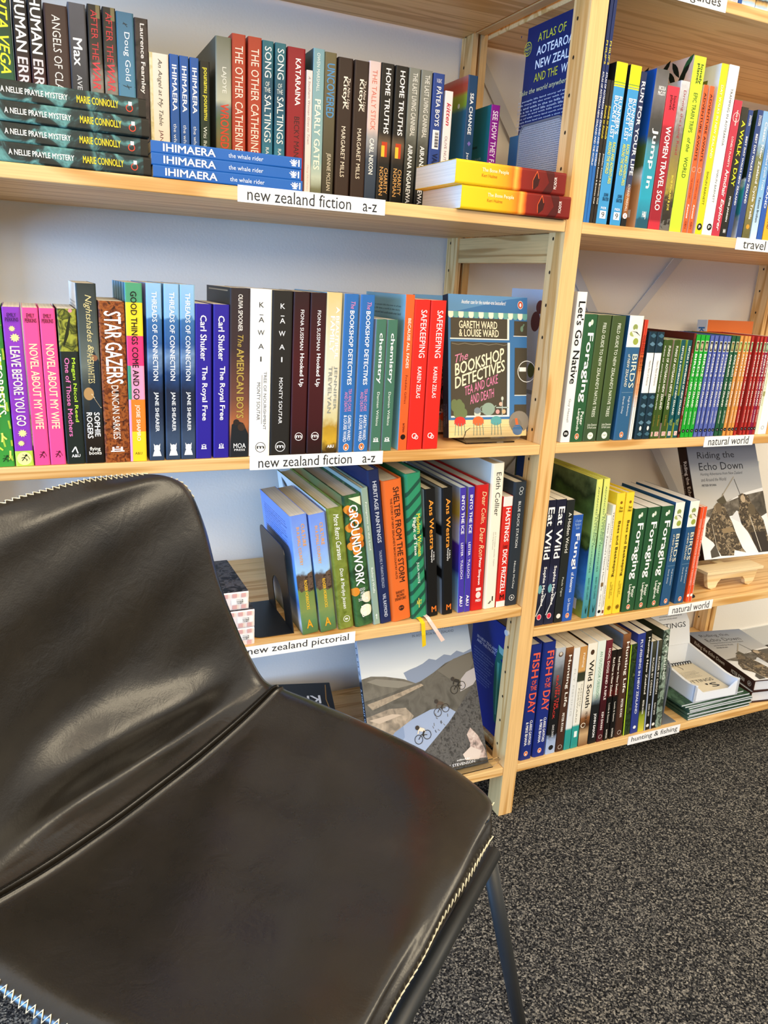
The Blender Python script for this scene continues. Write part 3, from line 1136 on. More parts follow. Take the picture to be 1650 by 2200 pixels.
def runner_mark(t, c=K):             # a little bounding figure
    return [L([(t - .022, .58), (t - .008, .5), (t + .01, .36)], .0012, c), L([(t - .008, .5), (t + .004, .66), (t + .012, .60)], .001, c),
            L([(t - .016, .55), (t - .008, .34)], .001, c), C(t - .026, .62, .0014, c), L([(t - .03, .4), (t - .018, .72), (t + .002, .8)], .0006, c)]


def blossom(t, w, r, c='#e8e79a'):
    out = [C(t, w, r, c)]
    for i in range(10):
        out.append(L([(t, w), (t + .0 + (r * 1.25 / .203) * sin(i * .628), w + (r * 1.25 / .02) * cos(i * .628))], r * .25, c))
    return out


def squiggles(n, t0, t1, w0, w1, cols, th, seed, W_=.03, H_=.2, ln=.03):
    """scattered short brush strokes printed in an area"""
    rnd = random.Random(seed)
    out = []
    for i in range(n):
        t, w = rnd.uniform(t0, t1), rnd.uniform(w0, w1)
        a = rnd.uniform(-.6, .6) + 1.2
        dt, dw = ln * sin(a), ln * cos(a) * H_ / W_ * .6
        q = [(t, w), (t + dt * .5, w + dw * .2), (t + dt, w + dw)]
        q = [(min(max(y, t0), t1), min(max(x, w0), w1)) for y, x in q]
        out.append(L(q, th, cols[i % len(cols)]))
    return out


def leaf(t, w, ln, ang, c, W_, H_):
    """a pointed leaf on a panel W_ by H_ metres"""
    pts = []
    for q, d in ((-1, 0), (-.5, .24), (0, .3), (.5, .2), (1, 0), (.5, -.2), (0, -.3), (-.5, -.24)):
        x, y = q * ln / 2, d * ln / 2
        pts.append((t + (x * sin(ang) + y * cos(ang)) / H_, w + (x * cos(ang) - y * sin(ang)) / W_))
    return P(pts, c)


def para(t0, t1, w0, w1, n, c, seed=1, st=''):
    """block of small print"""
    rnd = random.Random(seed)
    words = 'the of and a land sea story in to by new people life from over with hills time north south'.split()
    out = []
    for i in range(n):
        s = ' '.join(rnd.choice(words) for _ in range(9))
        t = t0 + (t1 - t0) * i / n
        out.append(T(s, t, t + (t1 - t0) / n * .62, w0, w1 - (.25 * (w1 - w0) if i % 4 == 3 else rnd.uniform(0, .06)), c, 'u' + st))
    return out


# ======================================================= top left shelf
TL = 'on the top left shelf'
B('L1rita', 'dark green paperback with yellow italic capitals, leftmost on the top left shelf', ('g', [(0, '#1d2a1c'), (.6, '#1c5a3c'), (1, '#123a28')], .1),
  [T('RITA VEGA', .03, .44, .2, .8, '#e6e532', 'bi')])
B(['L1human1', 'L1human2'], ['black and maroon paperback with bold white mirrored-letter title, left of its twin', 'black and maroon paperback with bold white mirrored-letter title, right of its twin'],
  ('g', [(0, '#17171c'), (.3, '#20181c'), (.7, '#5a1620'), (1, '#2a1014')]),
  [T('HUMAN', .01, .31, .15, .85, W, 'b'), T('ERROR', .338, .60, .15, .85, '#d8d4d8', 'b')], group='twin black and maroon paperbacks')
B('L1angels', 'dark brown paperback with large thin white capitals between the maroon twins and a grey book', '#3d2a27',
  [T('ANGELS OF CLAY', .056, .50, .33, .68, '#e9e4df')])
B('L1maxx', 'slate grey paperback with a large white title, right of the dark brown one', ('g', [(0, '#55555d'), (.4, '#38393f'), (1, '#22242a')], .1),
  [T('Max', .184, .333, .22, .72, W, 'b'), T('AVERY', .382, .52, .34, .62, '#d5d7da')])
B(['L1after1', 'L1after2'], ['black war paperback with red title on smoky picture, left one of a pair', 'black war paperback with red title on smoky picture, right one of a pair'],
  ('g', [(0, '#1d1b1a'), (.2, '#2f2b28'), (.3, '#3c3630'), (.4, '#8d8479'), (.6, '#4c4640')], .16, 60),
  [R(0, .07, .62, .92, '#7b6f4a'), T('AFTER THE', .029, .292, .24, .72, '#c9333b'), T('WAR', .303, .45, .2, .78, '#d8404a', 'bi')], group='twin black war paperbacks')
B('L1doug', 'steel blue paperback with white title and barbed wire, behind the stack of teal mysteries', ('g', [(0, '#3f6d88'), (.5, '#4f86a3'), (1, '#2d5a76')]),
  [T('Doug Gold', .107, .374, .34, .74, '#eef4f6'), L([(.068, .04), (.063, .5), (.068, .96)], .0009, '#1b242a'), L([(.055, .4), (.078, .62)], .0008, '#1b242a'),
   L([(.395, .04), (.408, .5), (.404, .96)], .0009, '#1b242a'), L([(.395, .5), (.42, .62)], .0008, '#1b242a')])
B('L1fearn', 'dark speckled paperback with white serif title, right of the steel blue one', ('m', ['#171313', '#3d312f', '#1d1716'], 60),
  [T('Laurence Fearnley', .029, .423, .32, .72, '#efe6e0', 'b')])
B('L1angel', 'cream paperback with handwritten title at right of the black spines', '#e6dccb',
  [R(0, 1, 0, .16, ('m', ['#c8b477', '#efe2b6'], 90)), T('An Angel at My Table', .037, .508, .38, .66, '#3a332c', 'i'), T('JANET', .54, .68, .4, .64, '#6d2a35')])
B(['L1ihi1', 'L1ihi2', 'L1ihi3'], ['thin standing blue paperback, leftmost of three behind the lying blue stack', 'thin standing blue paperback, middle of three behind the lying blue stack', 'thin standing blue paperback, rightmost of three behind the lying blue stack'],
  '#1f55a0', [T('IHIMAERA', .071, .396, .26, .76, W, 'b'), T('the whale rider', .487, .78, .3, .66, '#dfe8f2')], group='standing blue paperbacks', right='#17324f')
B('L1poun', 'thin black green paperback with yellow title right of the three blue ones', ('g', [(0, '#12130f'), (.6, '#16301d'), (1, '#0e1b12')]),
  [T('pounamu pounamu', .046, .426, .25, .70, '#e6de3c', 'b'), T('Witi Ihimaera', .472, .74, .3, .66, '#e3ebe4')])
B('L1wrong', 'tall grey-olive landscape paperback with orange-red title beside the rust red twins', ('g', [(0, '#6e7161'), (.18, '#8b8f86'), (.38, '#b8bba8'), (.43, '#6b7577'), (.5, '#57684a'), (.64, '#746437'), (.8, '#3b4a28')], .05, 30),
  [T('LAJOYE', .18, .337, .34, .68, '#e8e8e2'), T('WRONGD', .401, .68, .28, .82, '#d43a1d', 'b')], left=('g', [(0, '#4f5145'), (.5, '#5d6057'), (1, '#2c3322')], .05), d=.165)
B(['L1cath1', 'L1cath2'], ['rust red paperback with tall thin white capitals, left of a pair', 'rust red paperback with tall thin white capitals, right of a pair'],
  '#ab3f28', [T('THE OTHER CATHERINE', .068, .70, .22, .80, '#f4e6da')], group='twin rust red paperbacks')
B(['L1song1', 'L1song2'], ['teal sea paperback with ornate white title, left one of two', 'teal sea paperback with ornate white title, right one of two'],
  ('g', [(0, '#2d6e7c'), (.3, '#1d4a63'), (.6, '#2a6b86'), (.85, '#2f85a3'), (1, '#1f5f86')], .18, 70),
  [T('SONG', .034, .218, .22, .82, '#f1f5f4'), T('OF\nTHE', .243, .307, .2, .75, '#dfe9ea', 'u'), T('SALTINGS', .324, .616, .22, .82, '#f1f5f4'), T('RACHAEL', .647, .80, .36, .66, '#e4eef2')], group='twin teal paperbacks')
B('L1kat', 'thick crimson paperback with white title and dark author name in mid top left shelf', '#8f1a25',
  [T('KATARAINA', .065, .355, .45, .74, W, 'b'), T('BECKY MANAWATU', .425, .86, .42, .72, '#33141a')], left='#7c1720')
B('L1south', 'very thin pale pink paperback with faint script right of the crimson book', '#eddcdd',
  [T('A Southern Woman Goes to Town', .042, .533, .3, .68, '#8a7d86', 'i'), T('Marg McCartan', .684, .88, .32, .66, '#b8aab0', 'i')])
B('L1pearly', 'light blue paperback with cream capitals down its spine beside an olive book', ('g', [(0, '#7ea9b4'), (.7, '#8db4bc'), (.8, '#b8cbc4'), (.88, '#71775f'), (1, '#2b2f25')], .04),
  [T('OWEN MARSHALL', .026, .26, .32, .60, '#eef3ee'), T('PEARLY GATES', .308, .754, .22, .74, '#f3f3e8', 'b')], left='#3f6268')
B('L1unc', 'olive brown paperback with large blue title right of the light blue one', ('g', [(0, '#6e6647'), (.5, '#57523f'), (1, '#2e2c25')], .06),
  [T('UNCOVERED', .068, .407, .2, .86, '#4f93cc', 'b'), T('JEANNIE MCLEAN', .634, .88, .3, .74, '#d9d5c5')])
B(['L1kit1', 'L1kit2'], ['glossy dark brown paperback with white title, left of two alike', 'glossy dark brown paperback with white title, right of two alike'],
  '#33241d', [T('The Nine Lives', .125, .325, .66, .84, '#efe6da', 'i'), T('KittyK', .118, .329, .30, .66, '#f6efe4', 'b'), T('MARGARET MILLS', .439, .776, .34, .62, '#f1e8dc')], group='twin glossy brown paperbacks')
B('L1tally', 'pale pink paperback turning slate blue below with coral title, left of two black spines', ('g', [(0, '#e2cfcd'), (.42, '#ddc8c6'), (.5, '#9a9fa8'), (.64, '#3d4b5f'), (.9, '#2a3a52')], .06, 40),
  [T('THE TALLY STICK', .054, .444, .28, .70, '#d2705f'), T('CARL NIXON', .497, .738, .28, .66, W, 'b')])
B(['L1home1', 'L1home2'], ['black paperback with an orange lit doorway on its spine, left of two', 'black paperback with an orange lit doorway on its spine, right of two'],
  ('g', [(0, '#201e1b'), (.45, '#1b1a18'), (.52, '#6a5a48'), (.61, '#3c3026'), (.66, '#191715'), (1, '#171513')], .03),
  [T('HOME TRUTHS', .031, .456, .36, .74, W, 'b'), R(.51, .61, .28, .72, '#c0411c'), R(.535, .61, .26, .52, '#f2c33a'), T('CHARITY', .685, .86, .56, .86, '#e8b26a'), T('NORMAN', .68, .873, .20, .50, '#e8b26a')], group='twin black doorway paperbacks')
B(['L1last1', 'L1last2'], ['grey forest paperback with white capitals, left of two, beside the doorway pair', 'grey forest paperback with white capitals, right of two, partly behind the orange stack'],
  ('g', [(0, '#83877f'), (.35, '#7b7f78'), (.55, '#45473f'), (.75, '#2c2c28'), (1, '#171715')], .14, 50),
  [T('THE LAST LIVING CANNIBAL', .031, .448, .34, .76, '#eceee8'), T('AIRANA NGAREWA', .505, .909, .26, .66, W, 'b')], group='twin grey forest paperbacks')
B('L1patea', 'royal blue paperback with a white barcode sticker on its spine', '#2b4792',
  [T('V&K', .036, .064, .26, .72, '#dfe5f2', 'ui'), T('P\u0100TEA BOYS', .088, .354, .30, .80, W, 'b'), R(.379, .509, .22, .80, W)] +
  [L([(.392 + i * .0072, .42), (.392 + i * .0072, .74)], .0005 + .0004 * (i % 3), K) for i in range(15)] + [T('VAEA', .539, .66, .3, .76, '#10214a', 'b')])
B('L1kitten', 'thin white paperback with crimson lower-case title beside the royal blue one', '#efe9ea',
  [T('kitten', .089, .261, .28, .80, '#c2163c', 'bi'), T('OLIVE NUTTALL', .342, .62, .30, .62, '#8d6b74')])
B('L1sea', 'tall navy paperback whose colourful striped back shows, beside a purple spine', '#173f66',
  [T('SEA CHANGE', .117, .394, .30, .66, W, 'b'), P([(.455, .36), (.438, .55), (.455, .74), (.472, .55)], '#6f62b0'), T('Jenny Pattrick', .515, .78, .32, .62, '#e4ecf4')],
  left=('g', [(0, '#b87a6e'), (.05, '#c74a35'), (.1, '#cf5b37'), (.13, '#a7b53b'), (.2, '#93b136'), (.235, '#2c6a86'), (.7, '#2a6f8e'), (1, '#1f5a80')], .02, 18), d=.14,
  left_items=[C(.2, .5, .005, '#e8efe6'), C(.19, .8, .004, '#e8efe6')] + para(.32, .6, .2, .6, 6, '#9fc3cf', 4))
B('L1see', 'short teal paperback with a purple spine and tall white capitals at the row end', '#84158a',
  [T('SEE HOW THEY FALL', .048, .56, .2, .78, '#f2e3f4', 'b')], left='#2a8089', d=.13, left_items=[R(.32, .34, .3, .7, '#1b4c52')] + para(.42, .62, .25, .85, 4, '#b9dadb', 9))

# ======================================================= travel (top right shelf)
navy = ('g', [(0, '#14265a'), (.52, '#1a2f6e'), (.62, '#1f5fae'), (1, '#2a74c6')])
B(['R1atl1', 'R1atl2'], ['tall very thin navy atlas spine beside the post, left of two', 'tall very thin navy atlas spine beside the post, right of two'], navy,
  [T("PHILIP'S", .20, .30, .25, .8, '#e5d23c', 'b'), T('ATLAS OF AOTEAROA NEW ZEALAND AND THE WORLD', .33, .74, .25, .8, '#eef2fa', 'b')], group='twin navy atlases', d=.22)
B(['R1snd1', 'R1snd2'], ['thin black guidebook with yellow script title, left of two', 'thin black guidebook with yellow script title, right of two'], ('m', ['#15120f', '#2b241d', '#191512'], 50),
  [T('Sounds to Sounds', .17, .40, .22, .8, '#e9d640', 'bi'), T('Jonathan Kennett & Bronwen Wall', .50, .86, .25, .75, '#f0ece4', 'b')], group='twin black cycling guides')
B(['R1run1', 'R1run2'], ['sky blue paperback with a yellow top band, left of two', 'sky blue paperback with a yellow top band, right of two'], '#3e98d3',
  [R(0, .145, 0, 1, '#f6ee1a'), R(.115, .122, 0, 1, '#7ea33a'), R(.133, .137, 0, 1, '#3f7fae'), T("RUNNER'S", .20, .43, .56, .86, W, 'b'), T('BUCKET LIST', .20, .46, .16, .50, W, 'b'),
   T('RACES AND ADVENTURES', .48, .74, .54, .80, '#efe63a', 'b'), T('AROUND THE WORLD', .48, .68, .18, .44, '#efe63a', 'b'), T('JOHN\nBAXTER', .80, .85, .3, .85, '#10385c', 'ub'),
   T('PIER', .89, .905, .25, .75, W, 'u'), R(.915, .965, .22, .78, W), T('9', .922, .958, .36, .64, '#33424f', 'u')], left='#1b1d1b', group='twin sky blue running paperbacks')
B('R1life', 'navy paperback with white capitals running down, orange at its foot, right of the yellow-topped pair', ('g', [(0, '#1e2a52'), (.6, '#26335c'), (.72, '#3a3f5c'), (.8, '#a8672f'), (.93, '#8a5225'), (.95, '#181818'), (1, '#181818')]),
  [T('RUN FOR YOUR LIFE', .06, .66, .2, .86, W, 'b'), T('KONRAD MARSHALL', .72, .90, .3, .75, '#efe8dc'), C(.93, .5, .0045, W), T('G', .92, .94, .35, .65, '#c0392b', 'ub')], d=.15)
B('R1jump', 'swimming guide with grey rocks above turquoise water on its spine', ('g', [(0, '#5c5a58'), (.15, '#78767a'), (.3, '#45423f'), (.42, '#3a3d3f'), (.47, '#4a8b9a'), (.6, '#2d97ad'), (.8, '#26a0bb'), (.93, '#2b7b95'), (.94, '#1d5468'), (1, '#1d5468')], .05, 55),
  [T('NICOLA\nMcCLOY', .10, .155, .3, .86, W, 'ub'), T('Jump In', .36, .74, .26, .74, W, 'b'), T('H&J', .89, .94, .4, .7, W, 'ub')],
  left=('g', [(0, '#1850b0'), (.4, '#1d5cb8'), (.47, '#4f6a3a'), (.6, '#5d6638'), (.66, '#e5ddd0'), (.72, '#d79a63'), (1, '#d59c6c')], .05, 25), d=.17, left_items=[R(.88, .93, .55, .9, W)])
B('R1women', 'thick crimson red guide with big white capitals on the travel shelf', ('g', [(0, '#e3354a'), (.25, '#d92f42'), (.28, '#a51f30'), (.93, '#9a1c2c'), (.95, '#c92c3c'), (1, '#c92c3c')]),
  [T('lonely\nplanet', .06, .16, .25, .80, '#4a1018', 'b'), T('WOMEN TRAVEL SOLO', .27, .86, .30, .72, W, 'b')], pages='#efe7dd')
B('R1drive', 'grey to gold speckled paperback between a red guide and the lime green book', ('g', [(0, '#cfd0d6'), (.2, '#a9a7a8'), (.35, '#7d746d'), (.5, '#8b7b45'), (.7, '#a3923a'), (.8, '#3c3327'), (.94, '#2a241d'), (.96, '#6d6a63'), (1, '#6d6a63')], .13, 140),
  [T('Driving the Long Road', .06, .48, .32, .66, '#a02f3d'), T('BOB MORAN & JOE', .62, .86, .34, .62, '#e6d850', 'b')], left='#b8b6bb')
B('R1epic', 'tall lime green travel hardback with black capitals, leafy pink back cover', '#c8e437',
  [T('lonely\nplanet', .04, .15, .28, .80, '#2b3a17', 'b'), T('EPIC TRAIN TRIPS', .20, .42, .34, .66, '#30401a'), T('of the', .45, .53, .36, .66, '#30401a', 'i'), T('WORLD', .56, .68, .34, .66, '#30401a')],
  left=('m', ['#dcbfae', '#cfae9d', '#d9bba9'], 8), d=.2, kind='p',
  left_items=[leaf(.035 + .048 * i + .02 * (j % 2), .93 - .13 * j - .03 * i, .034, (.9 if j % 2 else 2.3), '#141b12' if (i + j) % 3 else '#27502b', .2, .272) for i in range(6) for j in range(5)] +
  [P([(.30 + .06 * i, 1), (.33 + .06 * i, .70), (.38 + .06 * i, 1)], '#2f6e35') for i in range(9)])
B(['R1adv1', 'R1adv2'], ['thin vivid orange guide with black capitals, left of two', 'thin vivid orange guide with black capitals, right of two'], '#f2622c',
  [T('ADVENTURE AWAITS', .05, .50, .28, .74, '#22150e', 'b'), O(.56, .5, .0042, .0006, '#f7c7ad'), T("THE WOMEN'S GUIDE", .62, .76, .3, .6, '#3a1c10'), T('Kennett', .80, .90, .3, .66, W, 'bi'), T('ISBN', .92, .97, .3, .7, '#3a1c10')],
  group='twin orange adventure guides', left='#e9cdbf')
B('R1day', 'tall yellow-green walking book with white capitals and a pale photo back cover', '#d6d31f',
  [T('DAY WALKS IN NEW ZEALAND', .12, .54, .30, .62, '#fbfbe2', 'b'), T('SHAUN BARNETT', .62, .82, .30, .58, '#3f4210'), C(.955, .5, .0058, K), T('p', .946, .964, .36, .62, W, 'ub')], left='#e6e6ea',
  left_items=[R(.08, .5, .42, .86, ('m', ['#3b4a22', '#7d7a36', '#5b6a2f'], 40))], d=.19)
B('R1tramp', 'tall white tramping hardback with thin grey capitals right of the yellow-green one', '#eef1f3',
  [T('TRAMPING IN AOTEAROA', .13, .46, .44, .66, '#46494c'), T('SHAUN BARNETT', .60, .80, .44, .64, '#55585b'), C(.95, .62, .0058, K), T('p', .941, .959, .5, .74, W, 'ub')], d=.19)
B('R1arm', 'dusky red guide with white bold and script title beside the white tramping book', '#bf3148',
  [O(.12, .5, .0078, .0009, '#f3e2e4'), T('lonely planet', .07, .18, .38, .62, W, 'b'), T("LONELY PLANET'S", .26, .48, .36, .60, '#f5e6e8', 'b'), T('Armchair', .50, .70, .30, .74, W, 'b'), T('Explorer', .72, .96, .26, .78, W, 'bi')])
B('R1walk', 'black paperback with lime yellow title and white author on the travel shelf', ('g', [(0, '#2c2b20'), (.2, '#191914'), (.6, '#15150f'), (.75, '#252418'), (1, '#0f0f0c')], .06),
  [T('A WALK A DAY', .10, .60, .28, .78, '#d9e22c', 'b'), T('PETER JANSSEN', .68, .88, .34, .62, W, 'b'), T('NH', .94, .97, .34, .7, W, 'ub')])
B('R1best1', 'slim navy walking guide right of the black one', '#24407e', [T('lonely\nplanet', .04, .12, .3, .8, W, 'b'), T('BEST DAY WALKS NEW ZEALAND', .20, .74, .30, .66, W, 'b')])
B('R1best2', 'navy walking guide with a green forest and lake back cover', '#24407e', [T('lonely\nplanet', .04, .12, .3, .8, W, 'b'), T('BEST DAY WALKS NEW ZEALAND', .18, .72, .30, .66, W, 'b')],
  left=('g', [(0, '#1f3320'), (.35, '#24351f'), (.52, '#1a2a1e'), (.55, '#d8e2dd'), (.6, '#3aa39a'), (.8, '#2d7f8e'), (.86, '#9aa4ad'), (1, '#cfd5da')], .1, 60))
B('R1cyc1', 'cycling guide with pale blue to olive picture spine right of the navy guides', ('g', [(0, '#7fb0e0'), (.25, '#8fb6d8'), (.35, '#6f7547'), (.7, '#8d8346'), (1, '#5d5a33')], .12, 70),
  [T('Classic New Zealand Cycle Trails', .08, .84, .30, .74, '#f4f7fa', 'b'), C(.9, .5, .004, '#e89a2a')])
B('R1cyc2', 'pale blue cycling guide by two brothers near the right edge of travel', ('g', [(0, '#86b9ea'), (.3, '#4f86c9'), (.6, '#7fb5e2'), (1, '#cfe4f4')], .08, 40),
  [T('Classic New Zealand Cycle Trails', .08, .6, .3, .7, '#f4f7fa'), T('Kennett Brothers', .66, .86, .3, .62, '#1d2a3a', 'b')])
B('R1land', 'bright blue guide with white capitals at the right frame edge of travel', '#2356b0', [T('NEW ZEALAND', .3, .74, .3, .7, W, 'b')])
B('R1yel', 'amber guide at the far right end of the travel row', ('g', [(0, '#2456a8'), (.55, '#2f6cc0'), (.62, '#e9a92a'), (1, '#f0b42c')], .05), [T('SOUTH ISLAND', .66, .9, .3, .7, '#7a2f12', 'b')])

# ======================================================= middle left shelf
B('L2forest', 'green paperback with yellow leaf pattern at the left end of the middle left shelf', ('g', [(0, '#3a8a3c'), (.5, '#2f7d38'), (1, '#3f9a3a')]),
  squiggles(26, .05, .96, .06, .94, ['#c8d94a', '#a9c945', '#dfe36a'], .0022, 3, .02, .2, .06) + [T('THE FORRESTS', .2, .66, .34, .8, '#f2f2dc', 'b')] + runner_mark(.955, '#1f3c1c'))
B('L2leave', 'purple paperback with pale yellow flowers and title on the middle left shelf', '#8b38b8',
  [T('EMILY\nPERKINS', .035, .085, .15, .85, '#2a0f3c', 'ub'), T('LEAVE BEFORE YOU GO', .235, .735, .26, .78, CR, 'b')] + blossom(.13, .46, .0028) + blossom(.185, .58, .0042) + blossom(.785, .52, .004) + blossom(.85, .4, .003) +
  [R(.9, 1, 0, 1, '#b9d54f'), C(.95, .5, .0088, '#f0ef9a')] + runner_mark(.955))
B(['L2novel1', 'L2novel2'], ['hot pink paperback with cream title, left one of two', 'hot pink paperback with cream title, right one of two'], '#ea4f93',
  [T('EMILY\nPERKINS', .035, .09, .14, .86, '#5d1530', 'ub'), T('NOVEL ABOUT MY WIFE', .22, .76, .26, .78, '#ffe0b8', 'b')] + runner_mark(.94, '#5d1530'), group='twin hot pink paperbacks')
B('L2megan', 'black paperback with lime and pink title below a mossy picture', '#1b2420',
  [R(0, .265, 0, 1, ('m', ['#4d5a1c', '#a3a63c', '#2c3412', '#8c9331'], 70)), P([(.05, .62), (.04, .72), (.16, .55), (.23, .3), (.22, .22), (.13, .42)], '#1e2410'), C(.012, .7, .0024, '#d88f9a'),
   T('Megan Nicol Reed', .305, .72, .56, .80, '#b8e03a', 'b'), T('One of Those Mothers', .305, .815, .22, .48, '#e078b4', 'b'), L([(.885, .5), (.92, .3)], .0015, W), L([(.885, .5), (.93, .62)], .0015, W), T('A&U', .935, .955, .26, .74, W, 'ub')])
B('L2night', 'tall grey-teal paperback with flowing cream title and a figure in dark blue', ('g', [(0, '#2c3434'), (.25, '#46504e'), (.45, '#687068'), (.55, '#3a4140'), (.72, '#1c2124'), (.85, '#21180f'), (1, '#0f0b08')], .06, 30),
  [P([(.36, .72), (.40, .55), (.52, .45), (.70, .35), (.72, .98), (.42, .98)], '#1d2a35'), C(.40, .74, .004, '#8f5f42'), C(.60, .36, .0085, '#b08a58', .75), L([(.6, .5), (.68, .95)], .0012, '#d8c9a8'),
   T('Nightshades &', .06, .36, .34, .74, '#d9c98e', 'i'), T('PAPERWHITES', .36, .54, .38, .70, '#d9c98e'), T('SOPHIE', .705, .845, .56, .84, W, 'b'), T('ROGERS', .705, .855, .18, .46, W, 'b'), T('flying\nbooks', .905, .95, .2, .84, '#f0ede4', 'ub')],
  left='#e8dccb', left_items=para(.10, .16, .12, .9, 3, '#5d5f55', 2))
B('L2star', 'thick woolly brown paperback with huge slanting white title', ('m', ['#1f0f08', '#6e3416', '#a35a26', '#37190b'], 170),
  [T('STAR GAZERS', .06, .50, .2, .84, W, 'b'), T('DUNCAN SARKIES', .51, .85, .36, .64, '#f6ede2')] + h_mark(.915, W, .5, .17))
B('L2good', 'multicoloured striped paperback in green yellow pink and orange blocks with black title', '#f08fb5',
  [R(0, .105, 0, 1, '#4d9a72'), R(.105, .285, 0, 1, '#f2d42c'), R(.285, .45, 0, 1, '#e63a78'), R(.45, .64, 0, .2, '#3f8f6c'), R(.45, .64, .2, 1, '#f19bc0'), R(.64, .825, 0, 1, '#f0802a'), R(.825, 1, .0, 1, '#f4cf2a'), R(.64, 1, 0, .14, '#f19bc0'),
   T('GOOD THINGS COME AND GO', .045, .64, .30, .66, '#14110f', 'b'), T('JOSIE SHAPIRO', .67, .88, .36, .66, '#fdf0da', 'b'), T('A&U', .945, .96, .28, .72, '#6b5a17', 'u')],
  left='#7fb9df', left_items=[R(0, 1, .08 + .2 * i, .16 + .2 * i, '#2f7e9a') for i in range(5)])
B(['L2thr1', 'L2thr2', 'L2thr3'], ['blue ocean paperback with white capitals, left one of three alike', 'blue ocean paperback with white capitals, middle of three alike', 'blue ocean paperback with white capitals, right one of three alike'],
  ('g', [(0, '#8fbbe0'), (.17, '#7fb2dc'), (.19, '#3a6ea6'), (.33, '#2a5590'), (.40, '#6f8fb8'), (.5, '#1f3f70'), (.6, '#16223a'), (.75, '#1d2b45'), (.88, '#3a4c66'), (1, '#2c3c54')], .07, 60),
  [T('THREADS OF CONNECTION', .045, .535, .36, .68, '#eef3f8', 'b'), T('JANE SHEARER', .60, .83, .36, .68, '#eef3f8', 'b'), C(.93, .5, .0052, W, .8), P([(.945, .3), (.945, .7), (.975, .8), (.975, .2)], W), P([(.90, .28), (.92, .3), (.92, .44)], W), P([(.90, .72), (.92, .7), (.92, .56)], W)],
  group='three blue ocean paperbacks')
B(['L2roy1', 'L2roy2'], ['plain ultramarine paperback with white title, left of the pair', 'plain ultramarine paperback with white title, right of the pair'], '#2a1f92',
  [T('Carl Shuker', .07, .355, .30, .68, W, 'b'), T('The Royal Free', .39, .745, .30, .72, W, 'b')] + h_mark(.92, '#f2f0fa', .5, .11), group='twin ultramarine paperbacks')
B('L2amer', 'dusky brown to orange paperback with gold title and two people in dark coats', ('g', [(0, '#2c2528'), (.35, '#3a2a2c'), (.65, '#6d4436'), (.8, '#a8643c'), (.9, '#5a3a2e'), (1, '#4a3830')], .04),
  [P([(.80, .10), (.775, .35), (.79, .7), (.86, .98), (1, .98), (1, .02), (.90, .05)], '#1d2126'), C(.785, .34, .0045, '#2c2320'), C(.815, .6, .0055, '#3b2c24'), T('OLIVIA SPOONER', .035, .245, .40, .62, '#e9e2dc', 'b'), T('The', .265, .335, .38, .66, '#b39a4a', 'i'),
   T('AMERICAN BOYS', .345, .76, .34, .70, '#b39a4a', 'b'), T('MOA', .915, .945, .2, .84, W, 'u'), T('PRESS', .95, .962, .24, .8, W, 'u')], left='#1b1a1c', left_items=[R(.015, .022, .1, .9, '#b9b5a5')])
kw = lambda c: [T('K', .075, .105, .4, .62, c, 'u'), T('A', .16, .19, .38, .64, c, 'u'), R(.145, .149, .42, .60, c), T('W', .235, .265, .34, .66, c, 'u'), T('A', .315, .345, .38, .64, c, 'u'), T('I', .39, .42, .48, .54, c, 'u')]
B('L2kaw1', 'white paperback with spaced black capitals running down, left of its black companion', '#eff0ef',
  kw('#2d2d2d') + [T('TREE OF NOURISHMENT', .48, .835, .66, .80, '#555555'), L([(.5, .58), (.80, .58)], .0006, '#555555'), T('MONTY SOUTAR', .545, .775, .34, .50, '#4a4a4a')] + ring_mark(.945, '#2b2b2b', .55, .0078), pages='#f4f1e8')
B('L2kaw2', 'black paperback with spaced white capitals running down, right of its white companion', '#23211f',
  kw(W) + [T('MONTY SOUTAR', .515, .80, .40, .58, W)] + ring_mark(.945, W, .52, .0078))
B(['L2hook1', 'L2hook2'], ['dark maroon paperback with plain white title, left one of two', 'dark maroon paperback with plain white title, right one of two'], ('g', [(0, '#2a1418'), (.4, '#451519'), (.8, '#3c1216'), (1, '#23100f')], .04),
  [T('FIONA SUSSMAN', .105, .345, .44, .66, W), T('Hooked Up', .365, .57, .40, .72, W, 'b')] + ring_mark(.885, W, .52, .0062), group='twin dark maroon paperbacks')
B('L2beau', 'cream-gold beach paperback with grass at its foot and white block title', ('g', [(0, '#d3bd80'), (.3, '#dcd3b4'), (.6, '#ddd9c4'), (.77, '#cfc490'), (.83, '#b18b2a'), (.92, '#caa12f'), (.97, '#4a3510'), (1, '#2c200c')], .06, 90),
  [T('A BEAUTIFUL', .085, .40, .62, .84, W, 'b'), T('FAMILY', .14, .36, .28, .56, W, 'b'), T('JENNIFER', .445, .72, .60, .84, '#8b8f88', 'b'), T('TREVELYAN', .445, .74, .26, .50, '#8b8f88', 'b'), T('A&U', .945, .965, .34, .8, W, 'ub')], left='#7fb2cf')
B(['L2shop1', 'L2shop2'], ['mid blue paperback with white title and pink lettering, left of two', 'mid blue paperback with white title and pink lettering, right of two'], '#2d69ad',
  [T('The', .045, .09, .44, .74, '#e58bb4', 'i'), T('BOOKSHOP DETECTIVES', .10, .56, .40, .70, W, 'b'), T('TEA AND CAKE', .585, .73, .54, .76, '#e58bb4'), T('AND DEATH', .605, .73, .26, .48, '#e58bb4'), T('GARETH WARD', .755, .92, .56, .80, W), T('& LOUISE WARD', .755, .93, .26, .50, W)] + oval(.965, .52, .0058),
  group='twin mid blue paperbacks', left='#cfe0f0')
